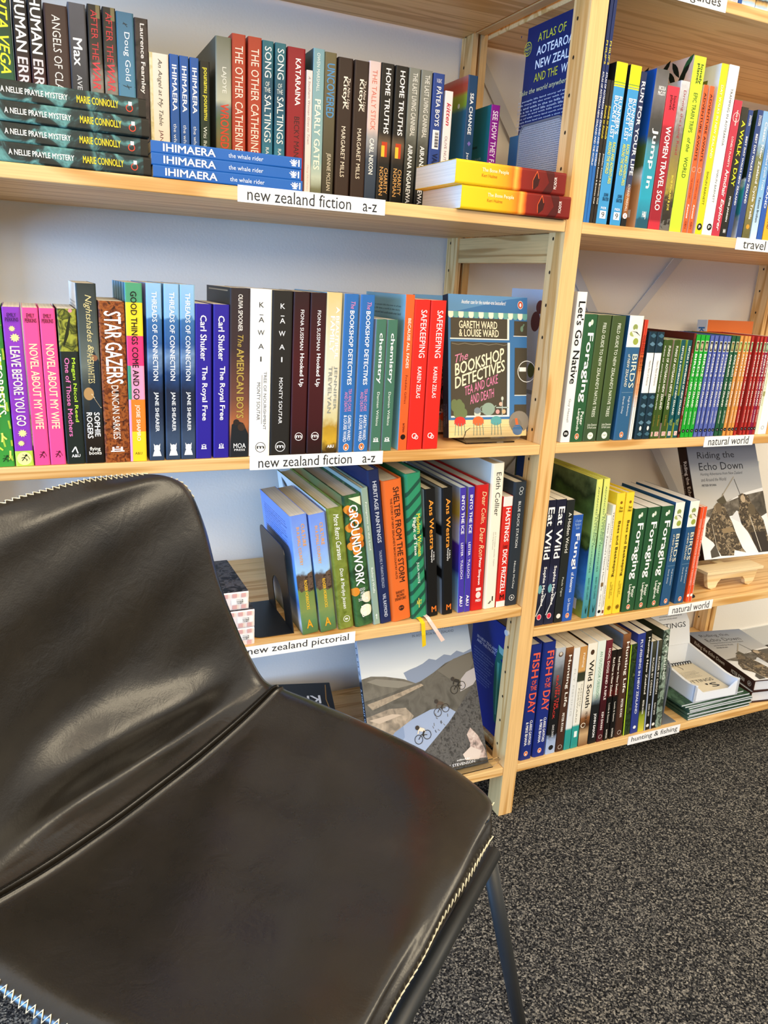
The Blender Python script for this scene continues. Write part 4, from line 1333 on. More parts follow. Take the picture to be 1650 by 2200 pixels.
B(['L2chem1', 'L2chem2'], ['short green paperback with rounded white lower-case title, left of two', 'short green paperback with rounded white lower-case title, right of two'], '#44705c',
  [T('chemistry', .10, .475, .24, .74, W, 'b'), T('Damien Wilkins', .54, .80, .40, .64, '#e9f0ea')] + h_mark(.91, W, .5, .17), group='twin short green paperbacks', left='#c9cde0')
B('L2becau', 'orange paperback with pale blue cover, right of the short green pair', '#e9602a',
  [T('BECAUSE ALL FADES', .145, .46, .36, .68, '#fbeadb', 'b'), T('Freddie Gillies', .505, .69, .40, .64, '#5d2410'), T('BATEMAN', .82, .88, .4, .62, '#3a160a', 'b'), C(.912, .5, .0044, '#20120c')],
  left=('g', [(0, '#7fb0bf'), (.3, '#86b5c2'), (1, '#8fd0ea')]), left_items=para(.07, .14, .12, .9, 3, '#28414a', 5))
B(['L2safe1', 'L2safe2'], ['bright red paperback with condensed white title, left of two', 'bright red paperback with condensed white title, right of two'], '#d9281f',
  [T('SAFEKEEPING', .065, .375, .42, .80, W), T('KAREN ZELAS', .435, .645, .40, .66, W), O(.905, .44, .0045, .0012, W), O(.915, .58, .0034, .0009, W)], group='twin bright red paperbacks')

# ======================================================= natural world (middle right shelf)
B('R2native', 'tall white paperback with large black title, first on the middle right shelf', '#eef0f2',
  [T("Let's Go Native", .06, .60, .2, .88, '#151515', 'b'), T('Guy Hessell', .70, .86, .3, .58, '#777a7c'), C(.94, .46, .0062, K), T('m', .932, .948, .3, .62, W, 'ub')], left='#d2dcec', d=.2)
FOR = lambda: [T('Foraging', .14, .68, .2, .80, W, 'b'), T('Peter', .755, .865, .56, .80, '#eef3ea', 'b'), T('Langlands', .73, .91, .26, .52, '#eef3ea', 'b'), C(.075, .42, .0042, '#eef3ea', .7), C(.06, .58, .0048, '#cfdccb', .6)] + oval(.955, .48, .0056)
B('R2forag', 'green paperback with large white title, second on the middle right shelf', '#2c5a38', FOR())
B(['R2field1', 'R2field2'], ['olive green field guide with thin white capitals, left one of two', 'olive green field guide with thin white capitals, right one of two'], ('g', [(0, '#44552f'), (.6, '#46592f'), (1, '#3d523a')]),
  [T("FIELD GUIDE TO NEW ZEALAND'S NATIVE TREES", .06, .80, .42, .66, '#e9efdf'), T('John Dawson\n& Rob Lucas', .855, .895, .2, .9, '#e9efdf', 'u'), C(.955, .52, .0064, '#eef1e6'), T('cp', .948, .962, .4, .64, '#5c6a4a', 'u')], group='twin olive field guides', left='#3b4c2c')
BIR = lambda: [R(0, .245, 0, 1, '#eceee6'), C(.09, .45, .0055, '#8f9d58'), C(.2, .6, .006, '#9aa848'), C(.14, .35, .005, '#a9b46a', 1.6), P([(.12, .2), (.10, .5), (.15, .85), (.17, .45)], '#e8e4da'), P([(.12, .2), (.13, .52), (.16, .9), (.125, .6)], '#2b2f33'),
               T('BIRDS', .30, .57, .50, .86, CR), T('of NEW ZEALAND', .30, .56, .18, .36, CR), R(.605, .608, .1, .9, '#7f9fb8'), T('Hugh Robertson', .64, .80, .6, .76, '#dfe7ee'), T('Derek Onley', .64, .78, .2, .36, '#dfe7ee')]
B('R2birds', 'thick blue bird guide with a wood pigeon picture, on the middle right shelf', '#2f5f88', BIR() + oval(.955, .5, .0056), left='#24557f')
B(['R2wh1', 'R2wh2'], ['very thin orange-red booklet with black lettering, left of two', 'very thin orange-red booklet with black lettering, right of two'], ('g', [(0, '#e0452e'), (.25, '#dc4a2c'), (.38, '#ef8a42'), (.6, '#f4b98a'), (.7, '#f4efe6'), (1, '#efece6')]),
  [T('WHICH BIRD?', .12, .42, .2, .85, '#5a1410', 'b'), T('Andrew Crowe', .52, .72, .25, .8, '#a33a1e')], group='twin thin booklets')
FLO = [R(.19, .56, .03, .97, '#f3f1ee'), L([(.2, .08), (.2, .92)], .0005, '#8c8c8c'), L([(.55, .08), (.55, .92)], .0005, '#8c8c8c'), T('Native Plants of Aotearoa', .26, .49, .4, .62, '#77716a', 'i')]
for i, t in enumerate((.035, .11, .60, .68, .76, .84, .95)):
    FLO += [P([(t, .12), (t - .022, .5), (t, .88), (t + .02, .62), (t + .015, .35)], '#5c8196' if i % 2 else '#3f6679')]
FLO += [C(.895, .5, .0042, '#f0efe8', .6)]
B(['R2flo1', 'R2flo2'], ['dark teal patterned hardback with a white title panel, left of two', 'dark teal patterned hardback with a white title panel, right of two'], '#16303d', FLO, group='twin dark teal hardbacks', kind='h')
FUN = [T('FUNGI OF AOTEAROA NEW ZEALAND', .06, .70, .34, .72, '#f4f2ea', 'b'), T('Liv Sisson', .76, .87, .4, .66, '#b58a3c'), R(.93, .975, .2, .85, '#e9d9d2'), T('15', .935, .97, .3, .75, '#c63a30', 'ub')]
B(['R2fun1'], ['narrow sliver of moss green guide beside the dark teal pair'], '#3b531d', FUN)
B(['R2fun2', 'R2fun3'], ['moss green fungi guide with white capitals, left of two', 'moss green fungi guide with white capitals, right of two'], '#3b531d', FUN, group='twin moss green guides', left=('g', [(0, '#d9b9a2'), (.56, '#d9b9a2'), (.565, '#16350f'), (.84, '#16350f'), (.845, '#e0b6ac'), (1, '#e0b6ac')]))
B(['R2rep1', 'R2rep2'], ['dark teal reptile guide with white capitals and lime edge, left of two', 'dark teal reptile guide with white capitals and lime edge, right of two'], '#145054',
  [T('REPTILES & AMPHIBIANS OF NEW ZEALAND', .06, .76, .34, .70, '#f1f4ee', 'b'), T('Dylan van\nWinkel', .80, .87, .2, .8, '#c5d65a'), R(.93, .975, .2, .85, '#f4ebe8'), T('15', .935, .97, .3, .75, '#c63a30', 'ub')], group='twin dark teal guides',
  left=('g', [(0, '#c3df4f'), (.56, '#c3df4f'), (.565, '#1a6a6e'), (.84, '#1a6a6e'), (.845, '#d9e052'), (1, '#d9e052')]))
B('R2mush', 'thin dark brown mushroom guide left of the bright green trio', '#6d2619', [R(.05, .15, .15, .85, '#4a2c18'), T('MUSHROOMS of NEW ZEALAND', .19, .78, .3, .7, '#f0e4d8'), T('GEOFF RIDLEY', .82, .94, .3, .6, '#e8cfc2'), C(.955, .5, .003, '#1a0d08')], left='#4d1a10')


def photo_guide(keys, labels, colr, word, author, group, tcol='#fbfaf2', pic=('#6b7348', '#d9dcc8')):
    B(keys, labels, colr, [R(.055, .155, .12, .88, '#e6e7c8'), R(.062, .148, .18, .82, pic[0]), P([(.075, .4), (.1, .25), (.14, .5), (.12, .75), (.085, .65)], pic[1]),
                           T(word, .18, .40, .26, .76, tcol, 'b'), T('of', .415, .435, .36, .62, tcol), T('NEW ZEALAND', .45, .70, .26, .76, tcol, 'b'), T(author, .74, .87, .32, .62, tcol), C(.935, .5, .0034, '#161616'), T('nh', .93, .94, .4, .6, W, 'ub')], group=group)


photo_guide(['R2grn1', 'R2grn2', 'R2grn3'], ['bright green pocket guide, left one of three', 'bright green pocket guide, middle of three', 'bright green pocket guide, right one of three'], '#1fa32e', 'BIRDS', 'GEOFF MOON', 'three bright green pocket guides', pic=('#3f3a22', '#c9b78c'))
photo_guide(['R2fos1', 'R2fos2', 'R2fos3', 'R2fos4', 'R2fos5'], ['violet blue pocket guide, first of five from the left', 'violet blue pocket guide, second of five from the left', 'violet blue pocket guide, third of five, in the middle', 'violet blue pocket guide, fourth of five from the left', 'violet blue pocket guide, last of five, beside dark green'], '#5765ab', 'FOSSILS', 'HAMISH CAMPBELL', 'five violet blue pocket guides', pic=('#17171c', '#e8e2d4'))
photo_guide(['R2alp1', 'R2alp2'], ['dark green pocket guide beside the violet blue five, left of two', 'dark green pocket guide beside the tan three, right of two'], '#23583a', 'ALPINE PLANTS', 'LEE METCALF', 'twin dark green pocket guides', pic=('#6c5a34', '#9aa25c'))
photo_guide(['R2mot1', 'R2mot2', 'R2mot3'], ['tan orange pocket guide, left one of three', 'tan orange pocket guide, middle of three', 'tan orange pocket guide, right one of three'], '#d9964a', 'MOTHS', 'BUTTERFLIES', 'three tan orange pocket guides', pic=('#5f8a35', '#c9d07c'))
photo_guide(['R2spi1', 'R2spi2', 'R2spi3', 'R2spi4'], ['brick red pocket guide, first of four from the left', 'brick red pocket guide, second of four from the left', 'brick red pocket guide, third of four from the left', 'brick red pocket guide left of the plum one'], '#b3312a', 'SPIDERS', 'RAY FORSTER', 'four brick red pocket guides', pic=('#4f7a52', '#a9c4a0'))
photo_guide(['R2ins'], ['plum coloured pocket guide between brick red ones'], '#84143f', 'INSECTS', 'DAVE GUNSON', None, pic=('#3f6a48', '#a9c4a0'))
photo_guide(['R2spi5'], ['brick red pocket guide right of the plum one, beside cream'], '#a92e2c', 'SPIDERS', 'RAY FORSTER', None, pic=('#4f7a52', '#a9c4a0'))
B('R2cream', 'thin cream book right of the red pocket guides', '#f0ebcf', [T('A Naturalist in Aotearoa', .3, .7, .3, .7, '#7d9a5c', 'i'), R(.55, .6, .1, .9, '#a8a06a')])
B('R2humb', 'white paperback with small dark lettering near the right edge, above its shelf label', '#f4f6f9', [T('HUMBLE NATURE', .3, .62, .4, .6, '#2d3f55', 'b'), R(.42, .5, .3, .75, '#b8a24c'), O(.93, .4, .0038, .0006, '#333333')])
B('R2orn', 'orange paperback at the far right end of the middle right shelf', '#e9a55a', [T('WILD FLOWERS', .2, .6, .3, .7, W, 'b')])

# ======================================================= pictorial (third left shelf)
CUL = ('g', [(0, '#6f8fe0'), (.3, '#87a8e8'), (.46, '#9cc4e8'), (.5, '#55463a'), (.6, '#4a3d33'), (.63, '#6f8546'), (.8, '#7f9150'), (.9, '#5f8554'), (1, '#4d6b3c')], .07, 60)
B(['L3cul1', 'L3cul2'], ['thick pictorial paperback of sky above grass with orange title, left of two, against bookend', 'thick pictorial paperback of sky above grass with orange title, right of two'], CUL,
  [P([(.475, .96), (.49, .7), (.51, .62), (.515, .45), (.535, .36), (.54, .2), (.565, .1), (.60, .04), (.635, .2), (.62, .5), (.645, .7), (.625, .97)], ('m', ['#3a2e26', '#6a5645', '#2c231d'], 160)), T('CULTURE', .075, .26, .60, .80, '#e9a23a', 'b'), T('IN A SMALL COUNTRY', .095, .41, .30, .48, '#e9a23a', 'b'), T('ROGER HORROCKS', .54, .79, .42, .60, '#f0c02e', 'b'), T('A', .88, .95, .30, .68, '#f0a020', 'ub')],
  left=('g', [(0, '#7f9ce8'), (.35, '#86a6ea'), (.6, '#6fb4ee'), (.75, '#5d87c9'), (.9, '#e9eef4'), (1, '#5d6a3a')], .04, 14), left_items=para(.08, .30, .1, .86, 11, '#2b3560', 3), group='twin sky and grass paperbacks', d=.17, pages='#ded9cd')
B('L3retro', 'olive green hardback with white handwritten title, beside the sky and grass pair', ('m', ['#5d6a22', '#7d8a3a', '#67742b'], 50),
  [T('More Retro Caravans', .05, .42, .36, .68, W, 'i'), T('Don & Marilyn Jessen', .49, .83, .36, .64, W, 'i'), O(.92, .55, .0058, .0007, W), T('B', .913, .927, .46, .64, W, 'ub')], kind='h', d=.27,
  left='#e3e8e8', left_items=[L([(.03 + .004 * i, .1 + .012 * i), (.14, .12 + .025 * i)], .0022, '#20262c') for i in range(8)] + [R(.04, .2, .45, .62, '#9fc6e4'), R(.03, .12, .66, .8, '#3f5a3a')])
B('L3ground', 'hardback with botanical fruit and leaf pattern and curved white title', ('m', ['#2d4a2b', '#3f6a3c', '#1f3622', '#6f8a52'], 22),
  [C(.10 + .045 * i, .22 + .5 * ((i * 7) % 3) / 2, .0075, '#d98a2c', .9) for i in range(8)] + [C(.12 + .05 * i, .30 + .45 * ((i * 5) % 2), .0062, '#b8641d', .8) for i in range(6)] + [P([(.02, .3), (.02, .95), (.09, .95), (.05, .6)], '#e9e6c8')] +
  [C(.78, .78, .010, '#e6dcc0'), C(.88, .66, .011, '#efe9d0'), C(.72, .18, .008, '#d98a2c'), T('GROUNDWORK', .07, .68, .26, .72, W, 'b'), T('GOOD\nAND\nFIELD\nDODGSON', .70, .80, .3, .8, W, 'u'), T('PUB', .84, .93, .4, .66, '#eef0e4', 'b')], kind='h', d=.27,
  left=('g', [(0, '#6f7a4a'), (.1, '#8a5a2c'), (.4, '#b5734a'), (1, '#6a4a2c')], .1, 20), pages='#cfc9bd')
B('L3foot', 'thin sage green hardback between fruit-patterned and navy books', '#8fa596', [T('Footprints on the Land', .10, .44, .34, .66, '#eef2ec'), T('Richard Wolfe', .57, .76, .34, .66, '#eef2ec'), L([(.92, .5), (.96, .5)], .0008, W), L([(.93, .35), (.93, .65)], .0008, W)], kind='h', d=.28, left='#a9b8ae')
B('L3herit', 'tall navy hardback with silver serif title on the pictorial shelf', '#1c2750', [T('HERITAGE PAINTINGS', .07, .46, .36, .68, '#c4cad8', 'b'), T('TAURORE A TARANTA BEZALEO', .51, .76, .40, .62, '#aab2c6'), T('VAL RAYMOND', .80, .96, .38, .66, '#c4cad8', 'b')], kind='h', d=.30)
B('L3shelter', 'wide orange hardback with dark capitals in the middle of the pictorial shelf', '#dd6a2c', [T('SHELTER FROM THE STORM', .05, .72, .52, .80, '#3a2218', 'b'), T("THE STORY OF NEW ZEALAND'S BACKCOUNTRY HUTS", .12, .69, .34, .44, '#3a2218', 'b'), T('BARNETT\nBROWN\nSPEARPOINT', .78, .85, .22, .80, '#3a2218', 'ub'), C(.91, .52, .0052, '#3a2218'), T('pc', .903, .917, .42, .62, '#dd6a2c', 'u')], kind='h', d=.26, pages='#d8d2c4')
mod = B('L3modern', 'green hardback with dark diagonal stripes, two ribbons trailing from it', '#2f8c66', [P([(.04 + .085 * i, 0), (.07 + .085 * i, 0), (-.03 + .085 * i, 1), (-.06 + .085 * i, 1)], '#1f4f3f') for i in range(1, 12)] +
        [T('Modern Women', .27, .56, .56, .80, '#e4d44a', 'b'), T('Flight of Time', .29, .55, .28, .52, '#f1f3ea', 'b'), T('JULIA WAITE', .60, .75, .42, .60, '#e6ede6'), T('ART', .87, .90, .32, .66, '#e6d65a', 'ub'), L([(.855, .48), (.925, .48)], .0012, '#e6d65a')], kind='h', d=.27)
for nm, xo, dx, colr in (('ribbon', -.008, .002, '#e8c51c'), ('ribbon', .006, .026, '#eed2c6')):
    m = MB()
    pts = []
    path = [(xo, .020, .001), (xo + .001, -.008, .0012), (xo + .002, -.0165, -.004), (xo + dx * .5, -.0185, -.025), (xo + dx, -.0165, -.050)]
    for i in range(len(path)):
        pts += [(path[i][0], path[i][1], path[i][2]), (path[i][0] + .0075, path[i][1], path[i][2] + (.002 if i == 4 else 0))]
    m.add(pts, [(2 * i, 2 * i + 1, 2 * i + 3, 2 * i + 2) for i in range(4)])
    o = m.build(nm, flat(colr, .4), mod)
    o['label'] = ('yellow' if colr == '#e8c51c' else 'pale pink') + ' ribbon bookmark hanging over the shelf edge'
    md = o.modifiers.new('weave', 'SOLIDIFY'); md.thickness = .0004
B(['L3ans1', 'L3ans2'], ['black hardback with orange sans title and grey photo jacket, left of two', 'black hardback with orange sans title and grey photo jacket, right of two'], '#141414',
  [T('Ans Westra', .08, .46, .36, .74, '#ea9a3a', 'b'), T('A Life in\nPhotography', .465, .565, .40, .76, W), T('M', .92, .965, .36, .8, '#ea7a2a', 'ub')], kind='h', d=.19, group='twin black hardbacks',
  left=('g', [(0, '#aeb9c6'), (.25, '#b9c2cc'), (.29, '#15161a'), (.36, '#15161a'), (.37, '#a9b6c6'), (.6, '#aab8ca'), (.63, '#121317'), (.7, '#15161a'), (.72, '#8fa2bd'), (1, '#9fb0c6')], .03, 12), pages='#d9d0b8')
B(['L3ice1', 'L3ice2'], ['slim violet blue paperback with white capitals, left of two', 'slim violet blue paperback with white capitals, right of two'], '#4436a4',
  [T('INTO THE ICE', .06, .36, .24, .72, W, 'b'), T('LESTER \u00b7 TULLOCH', .43, .72, .28, .66, W), T('A&U', .86, .95, .24, .72, W, 'b')], left=('g', [(0, '#9fb4dd'), (.12, '#c9a65a'), (.22, '#c9a13c'), (.3, '#c3b9cf'), (.42, '#c9c3e0'), (.45, '#5a2fb0'), (.66, '#3a3fa8'), (.72, '#6fa0d8'), (1, '#a9c8e6')], .03, 30),
  group='twin violet blue paperbacks', d=.21, pages='#d3e2ea')
B('L3colin', 'bright red hardback with looping handwritten cream title', '#c5201e', [T('Dear Colin,', .05, .30, .42, .78, '#f2d8a8', 'i'), T('Dear Ron', .33, .56, .42, .78, '#f2d8a8', 'i'), T('Peter Simpson', .57, .79, .42, .66, W, 'b'), R(.815, .84, .36, .74, '#f0dcd8'), C(.875, .55, .0065, '#f0dcd8', .8), T('PRESS', .91, .93, .36, .76, W, 'ub')], kind='h', d=.25, pages='#d8d6d2')
B('L3edith', 'tall ivory hardback with plain black serif title on the pictorial shelf', '#ece9da', [T('Edith Collier', .06, .35, .36, .72, '#26241f'), T('Jill Trevelyan, Jennifer Taylor', .46, .70, .52, .62, '#8a867a'), T('and Greg Donson', .46, .58, .36, .46, '#8a867a'), R(.915, .95, .62, .72, '#26241f'), P([(.965, .3), (.945, .5), (.95, .6), (.968, .45)], '#6a675e')], kind='h', d=.28, left=('g', [(0, '#dfe6e2'), (.4, '#a9c3bd'), (1, '#a3b8b2')]))
B('L3hast', 'short red and white paperback with heavy white capitals beside the dark slate one', '#d02c24', [R(0, .085, 0, 1, '#efe2e0'), R(.945, 1, 0, 1, '#eee0e0'), T('HASTINGS', .10, .40, .32, .80, W, 'b'), T('A memoir', .42, .46, .25, .8, '#2c0b0a', 'ui'), T('DICK FRIZZELL', .47, .87, .30, .78, W, 'b'), T('M', .885, .93, .34, .8, '#2c0b0a', 'ub')], d=.14, pages='#e6dfd0')
B('L3duck', 'dark slate hardback with fine white capitals at the right end of pictorial', '#2a323b', [O(.055, .56, .0042, .0009, '#c4ccd2'), O(.085, .52, .0036, .0009, '#c4ccd2'), T('BLUE DUCK STATION', .15, .52, .40, .58, '#e6eaec'), T('Nicola McCloy', .63, .86, .40, .58, '#e6eaec'), O(.935, .48, .0058, .0007, W), T('B', .928, .942, .42, .56, W, 'ub')], kind='h', d=.24)

# ======================================================= natural world (third right shelf)
EAT = ('g', [(0, '#1c1e33'), (.5, '#1d1f35'), (.6, '#2b3050'), (.75, '#23283f'), (.9, '#1a1c2e'), (1, '#262a45')], .1, 50)
B(['R3eat1', 'R3eat2'], ['midnight blue paperback with huge white title, left one of two', 'midnight blue paperback with huge white title, right one of two'], EAT,
  [C(.70, .24, .009, '#6aa7b4', .5), L([(.92, .1), (.83, .5), (.74, .9)], .0022, '#cdd3de'), T('Eat Wild', .055, .46, .24, .84, W, 'b'), T('Sophie Merkens', .52, .84, .36, .70, W, 'b'), C(.93, .45, .0062, '#f2d6da', .85), C(.93, .45, .005, '#d9304a', .85)], group='twin midnight blue paperbacks', d=.19)
B('R3hidden', 'charcoal paperback with white serif title next to the midnight blue pair', '#232726', [T('A Hidden World', .10, .42, .34, .72, '#f0f0ea'), T('Paula Vigus', .62, .78, .36, .64, '#cfd3cc'), C(.945, .5, .005, '#e6e6e0')], d=.19)
B('R3fungi', 'cobalt blue paperback with rounded white title beside a wide river picture', '#2a57ae', [T('A Feather\nRambler\'s\nGuide', .04, .13, .2, .82, '#9fc0ee', 'u'), T('Fungi', .17, .50, .26, .80, W, 'b'), T('of Aotearoa', .53, .72, .36, .66, '#e6eefa', 'b'), T('Liv Sisson', .78, .90, .36, .62, '#e6eefa')] + oval(.945, .46, .0055), d=.15)
FEA = ('g', [(0, '#dfe06a'), (.25, '#cfe08a'), (.5, '#8fc9a0'), (.7, '#5fb0a8'), (.88, '#4b94a0'), (1, '#3a7f90')])
fe = [T("The Feather Bender's", .24, .46, .58, .82, '#1f4a52', 'i'), T('ADVANCED FLYTYING TECHNIQUES', .05, .66, .24, .50, '#2a5f5c'), T('BARRY ORD CLARKE', .70, .86, .32, .58, '#1f4a55'), P([(.90, .3), (.94, .5), (.90, .75), (.97, .55), (.96, .42)], '#103038')]
B(['R3fea1', 'R3fea2'], ['tall yellow to teal fly-tying hardback with big river photo, left of two', 'tall yellow to teal fly-tying hardback, right of two'], FEA, fe, group='twin tall yellow-teal hardbacks', kind='h', d=.27,
  left=('g', [(0, '#6b7a4a'), (.12, '#2c3a1e'), (.25, '#56753a'), (.38, '#7d9a4a'), (.47, '#33491f'), (.52, '#2a5fa6'), (.7, '#3d86d6'), (.8, '#5f9fdd'), (.87, '#5d7d45'), (1, '#9aaa45')], .16, 34), left_items=[R(.03, .2, .02, .12, '#164a9a'), R(.88, .96, .72, .92, '#e8ecf0')])
B('R3mam', 'slim white paperback with grey lettering left of the yellow pair', '#e9ebea', [T("New Zealand's Native Mammals", .08, .74, .3, .66, '#6a6a66'), R(.66, .70, .2, .8, '#8a6a3a'), T('Carolyn King', .78, .90, .3, .6, '#3f3f3c'), C(.955, .5, .0036, K)], d=.16)
B('R3bush', 'slim ivory bushcraft paperback between white and yellow books', '#e6e4da', [T('TRADITIONAL BUSHCRAFT', .06, .58, .3, .7, '#4a4a3a'), T('CRAIG CAUDILL', .72, .92, .3, .66, '#2c2c24'), R(.95, .98, .2, .8, '#7a3a2a')], d=.18)
B(['R3bee1', 'R3bee2'], ['lemon yellow beekeeping hardback with brown title, left of two', 'lemon yellow beekeeping hardback with brown title, right of two'], '#f2d43a', [C(.075, .5, .003, '#8a5a16'), T('Flow\nHive\'s', .105, .15, .3, .75, '#5f4412', 'ub'), T('Bees and Beekeeping', .22, .68, .30, .66, '#4a3410', 'b'), T('Cedar and\nStuart Anderson', .72, .86, .3, .64, '#6a5018'), C(.945, .5, .0046, '#c49a1c')] +
  [L([(.945, .5), (.945 + .022 * sin(i * .785), .5 + .26 * cos(i * .785))], .0012, '#7a5a12') for i in range(8)], kind='h', d=.25, group='twin lemon yellow hardbacks')
B(['R3fo1', 'R3fo2', 'R3fo3'], ['dark green paperback with large white title, left one of three', 'dark green paperback with large white title, middle of three', 'dark green paperback with large white title, right one of three'], '#2a5636', FOR(), group='three dark green paperbacks', d=.16, pages='#e6e6e6')
B(['R3bi1', 'R3bi2'], ['blue bird guide with a pigeon picture at top, left of two', 'blue bird guide with a pigeon picture at top, right of two'], '#2c567f', BIR() + oval(.955, .5, .0056), group='twin blue bird guides', d=.16, left='#22507c', pages='#e6e6e6')
B(['R3ros1', 'R3ros2'], ['slim orange-red stripe-edged paperback, left of two, by the black bookend', 'slim orange-red stripe-edged paperback, right of two, by the black bookend'], '#ea5328', [T('GOOD WALKS AUSTRALIA READING TWITCHERS', .12, .82, .3, .66, '#fbe3d6'), C(.93, .5, .0034, '#f4ece6'), R(0, 1, .86, 1, '#efe9e2')], group='twin slim orange-red paperbacks', d=.15)

# ======================================================= hunting and fishing (bottom right shelf)
B(['R4fish1', 'R4fish2'], ['thick royal blue hardback with bold orange-red title, left of two', 'thick royal blue hardback with bold orange-red title, right of two'], '#1c2d7c', [T('FISH', .07, .28, .30, .82, '#e8604a', 'b'), T('OF\nTHE', .30, .385, .32, .80, '#e8604a', 'ub'), T('DAY', .41, .59, .28, .82, '#e8604a', 'b'), T('CLARKE GAYFORD', .65, .87, .56, .76, '#f0f1f6', 'b'), T('& MIKE BHANA', .66, .87, .26, .46, '#f0f1f6', 'b')] + oval(.945, .48, .0058), kind='h', d=.21, group='twin royal blue hardbacks', pages='#dcd8cf')
B('R4beat', 'black paperback with a grey mountain and red title, beside the royal blue pair', ('g', [(0, '#b9bfc8'), (.12, '#9aa3b0'), (.2, '#6a7078'), (.35, '#3a3d42'), (.5, '#17181a'), (.82, '#151618'), (.86, '#9fb0d0'), (1, '#a9bad8')], .07, 50), [C(.06, .5, .0055, '#5a4436'), C(.055, .5, .0036, '#d0c6b8'), T('OFF THE\nBEATEN TRACK', .25, .66, .30, .78, '#c93a34', 'b'), T('DAVE SHAW', .72, .84, .4, .62, '#e0e0e0'), C(.94, .5, .0058, '#1a1c20')], d=.18)
HL = [R(0, .0, 0, 1, '#4a3024'), T('Hunting Life', .07, .56, .30, .76, '#f1ede6', 'b'), T('PETER RYAN', .62, .80, .36, .64, '#f1ede6', 'b'), O(.955, .5, .005, .0007, '#e6ddd4')]
B('R4hl1', 'thin brown hunting paperback with white serif title, left of the white and teal ones', ('g', [(0, '#8a5a34'), (.08, '#5d3a28'), (.2, '#4a3024'), (1, '#43291e')]), HL, d=.18)
B('R4teal', 'white paperback with a teal foot, second white-edged book by the brown one', ('g', [(0, '#e4e6e6'), (.78, '#dfe2e2'), (.8, '#2f9a92'), (1, '#2a8f88')]), [T('FLY FISHING', .2, .66, .36, .6, '#b9bcbc')], d=.18)
B('R4cast', 'cream and tan paperback with spaced thin capitals and a teal foot', ('g', [(0, '#c08a4a'), (.23, '#d0a060'), (.25, '#2e3326'), (.33, '#3a3e30'), (.34, '#e8e6da'), (.76, '#e9e7dc'), (.78, '#2f9a92'), (1, '#2a8f88')]), [T('Fishing', .06, .2, .36, .7, '#f5ead4', 'b'), T('CASTING', .36, .58, .6, .78, '#8d8a80'), T('FORWARD', .40, .74, .26, .44, '#8d8a80'), R(.83, .89, .3, .72, '#e6f0ee')], d=.18)
B('R4wild', 'cream hardback with black serif title and a stag, black back cover showing', ('g', [(0, '#ece8dc'), (.62, '#e6e0cf'), (.72, '#8a5a34'), (.8, '#4a2c18'), (.88, '#c9a67a'), (1, '#7a5636')]), [C(.085, .5, .006, '#4a3426', .8), T('Wild South', .16, .62, .30, .76, '#26211c', 'b'), T('PETER RYAN', .66, .82, .4, .62, '#2c241c'), O(.79, .3, .006, .0016, '#f2e6cf')], left='#14110e', d=.22)
B('R4outd', 'pale green and black paperback with thin green capitals, right of the cream hardback', ('g', [(0, '#dfe8e2'), (.5, '#cfe0d6'), (.58, '#54616a'), (.62, '#1a1c1e'), (1, '#15171a')], .04), [T('AN OUTDOOR OBSESSION', .10, .55, .36, .70, '#4f8a6c'), T('JOHN EASON', .70, .94, .34, .70, W, 'b')], d=.18)
B('R4hog', 'maroon paperback with white capitals on the bottom right shelf', ('g', [(0, '#6d2730'), (.4, '#4a151d'), (.7, '#3a1118'), (1, '#4a161f')], .06), [T('HOG, DOGS AND A RIFLE', .08, .58, .34, .74, '#f0e6e4', 'b'), T('KIM SWAN', .70, .88, .34, .7, '#f0e6e4', 'b'), O(.95, .5, .0046, .0007, '#e6ddd4')], d=.17)
B(['R4red1', 'R4red2'], ['short black deer hunting paperback with white lettering, left of two', 'short black deer hunting paperback with white lettering, right of two'], ('g', [(0, '#17140f'), (.4, '#3a1a14'), (.48, '#5a1a16'), (.52, '#12100e'), (1, '#12100e')]), [T('Red Deer in New Zealand', .08, .50, .34, .72, '#f3efe6', 'b'), T('Lentle & Saxton', .58, .80, .36, .66, '#f3efe6'), T('BATEMAN', .88, .98, .36, .64, '#e6e2da', 'b')], d=.15, group='twin black deer paperbacks')
B('R4hl2', 'taller brown hunting hardback with white serif title mid shelf, lime edge beside it', ('g', [(0, '#8a5a34'), (.1, '#5d3a28'), (.2, '#4a3024'), (1, '#43291e')]), HL, d=.2, kind='h', left='#5d6a78', pages='#e2dfd8')
B('R4slim', 'dark green fern paperback with a lime edge line', ('m', ['#10180f', '#2c4424', '#16220f', '#56663a'], 60), [R(0, 1, 0, .1, '#b8d42a')], d=.15)
B('R4fly', 'indigo fly-fishing paperback with thin white capitals on the bottom right shelf', '#2c3a86', [T('FLY-FISHING IN NEW ZEALAND', .06, .80, .34, .64, '#dfe4f2', 'b'), C(.94, .5, .004, '#e6eaf4')], d=.2)
B('R4hnz', 'black hunting guide with white serif title and yellow foot', ('g', [(0, '#14150f'), (.78, '#171811'), (.84, '#8a9a2c'), (1, '#c9c23a')], .03), [T('Hunting New Zealand', .06, .62, .34, .72, '#f1efe6', 'b'), T('PETER RYAN', .68, .82, .36, .62, '#f1efe6', 'b')], d=.2)
B(['R4sl1', 'R4sl2'], ['slim camouflage and black paperback with pale edge, left of two', 'slim camouflage and black paperback with pale edge, right of two'], ('g', [(0, '#4a4a3a'), (.2, '#2a2c22'), (.6, '#16170f'), (1, '#101110')], .12, 70), [R(0, 1, .0, .2, '#9aa6bd'), T('RUGER BY DESIGN', .18, .6, .45, .75, '#dcdad0', 'b'), T('DAN SAD', .7, .84, .45, .72, '#e6e4dc', 'b'), C(.95, .6, .004, '#e6e4dc')], d=.16, group='twin slim camouflage paperbacks')
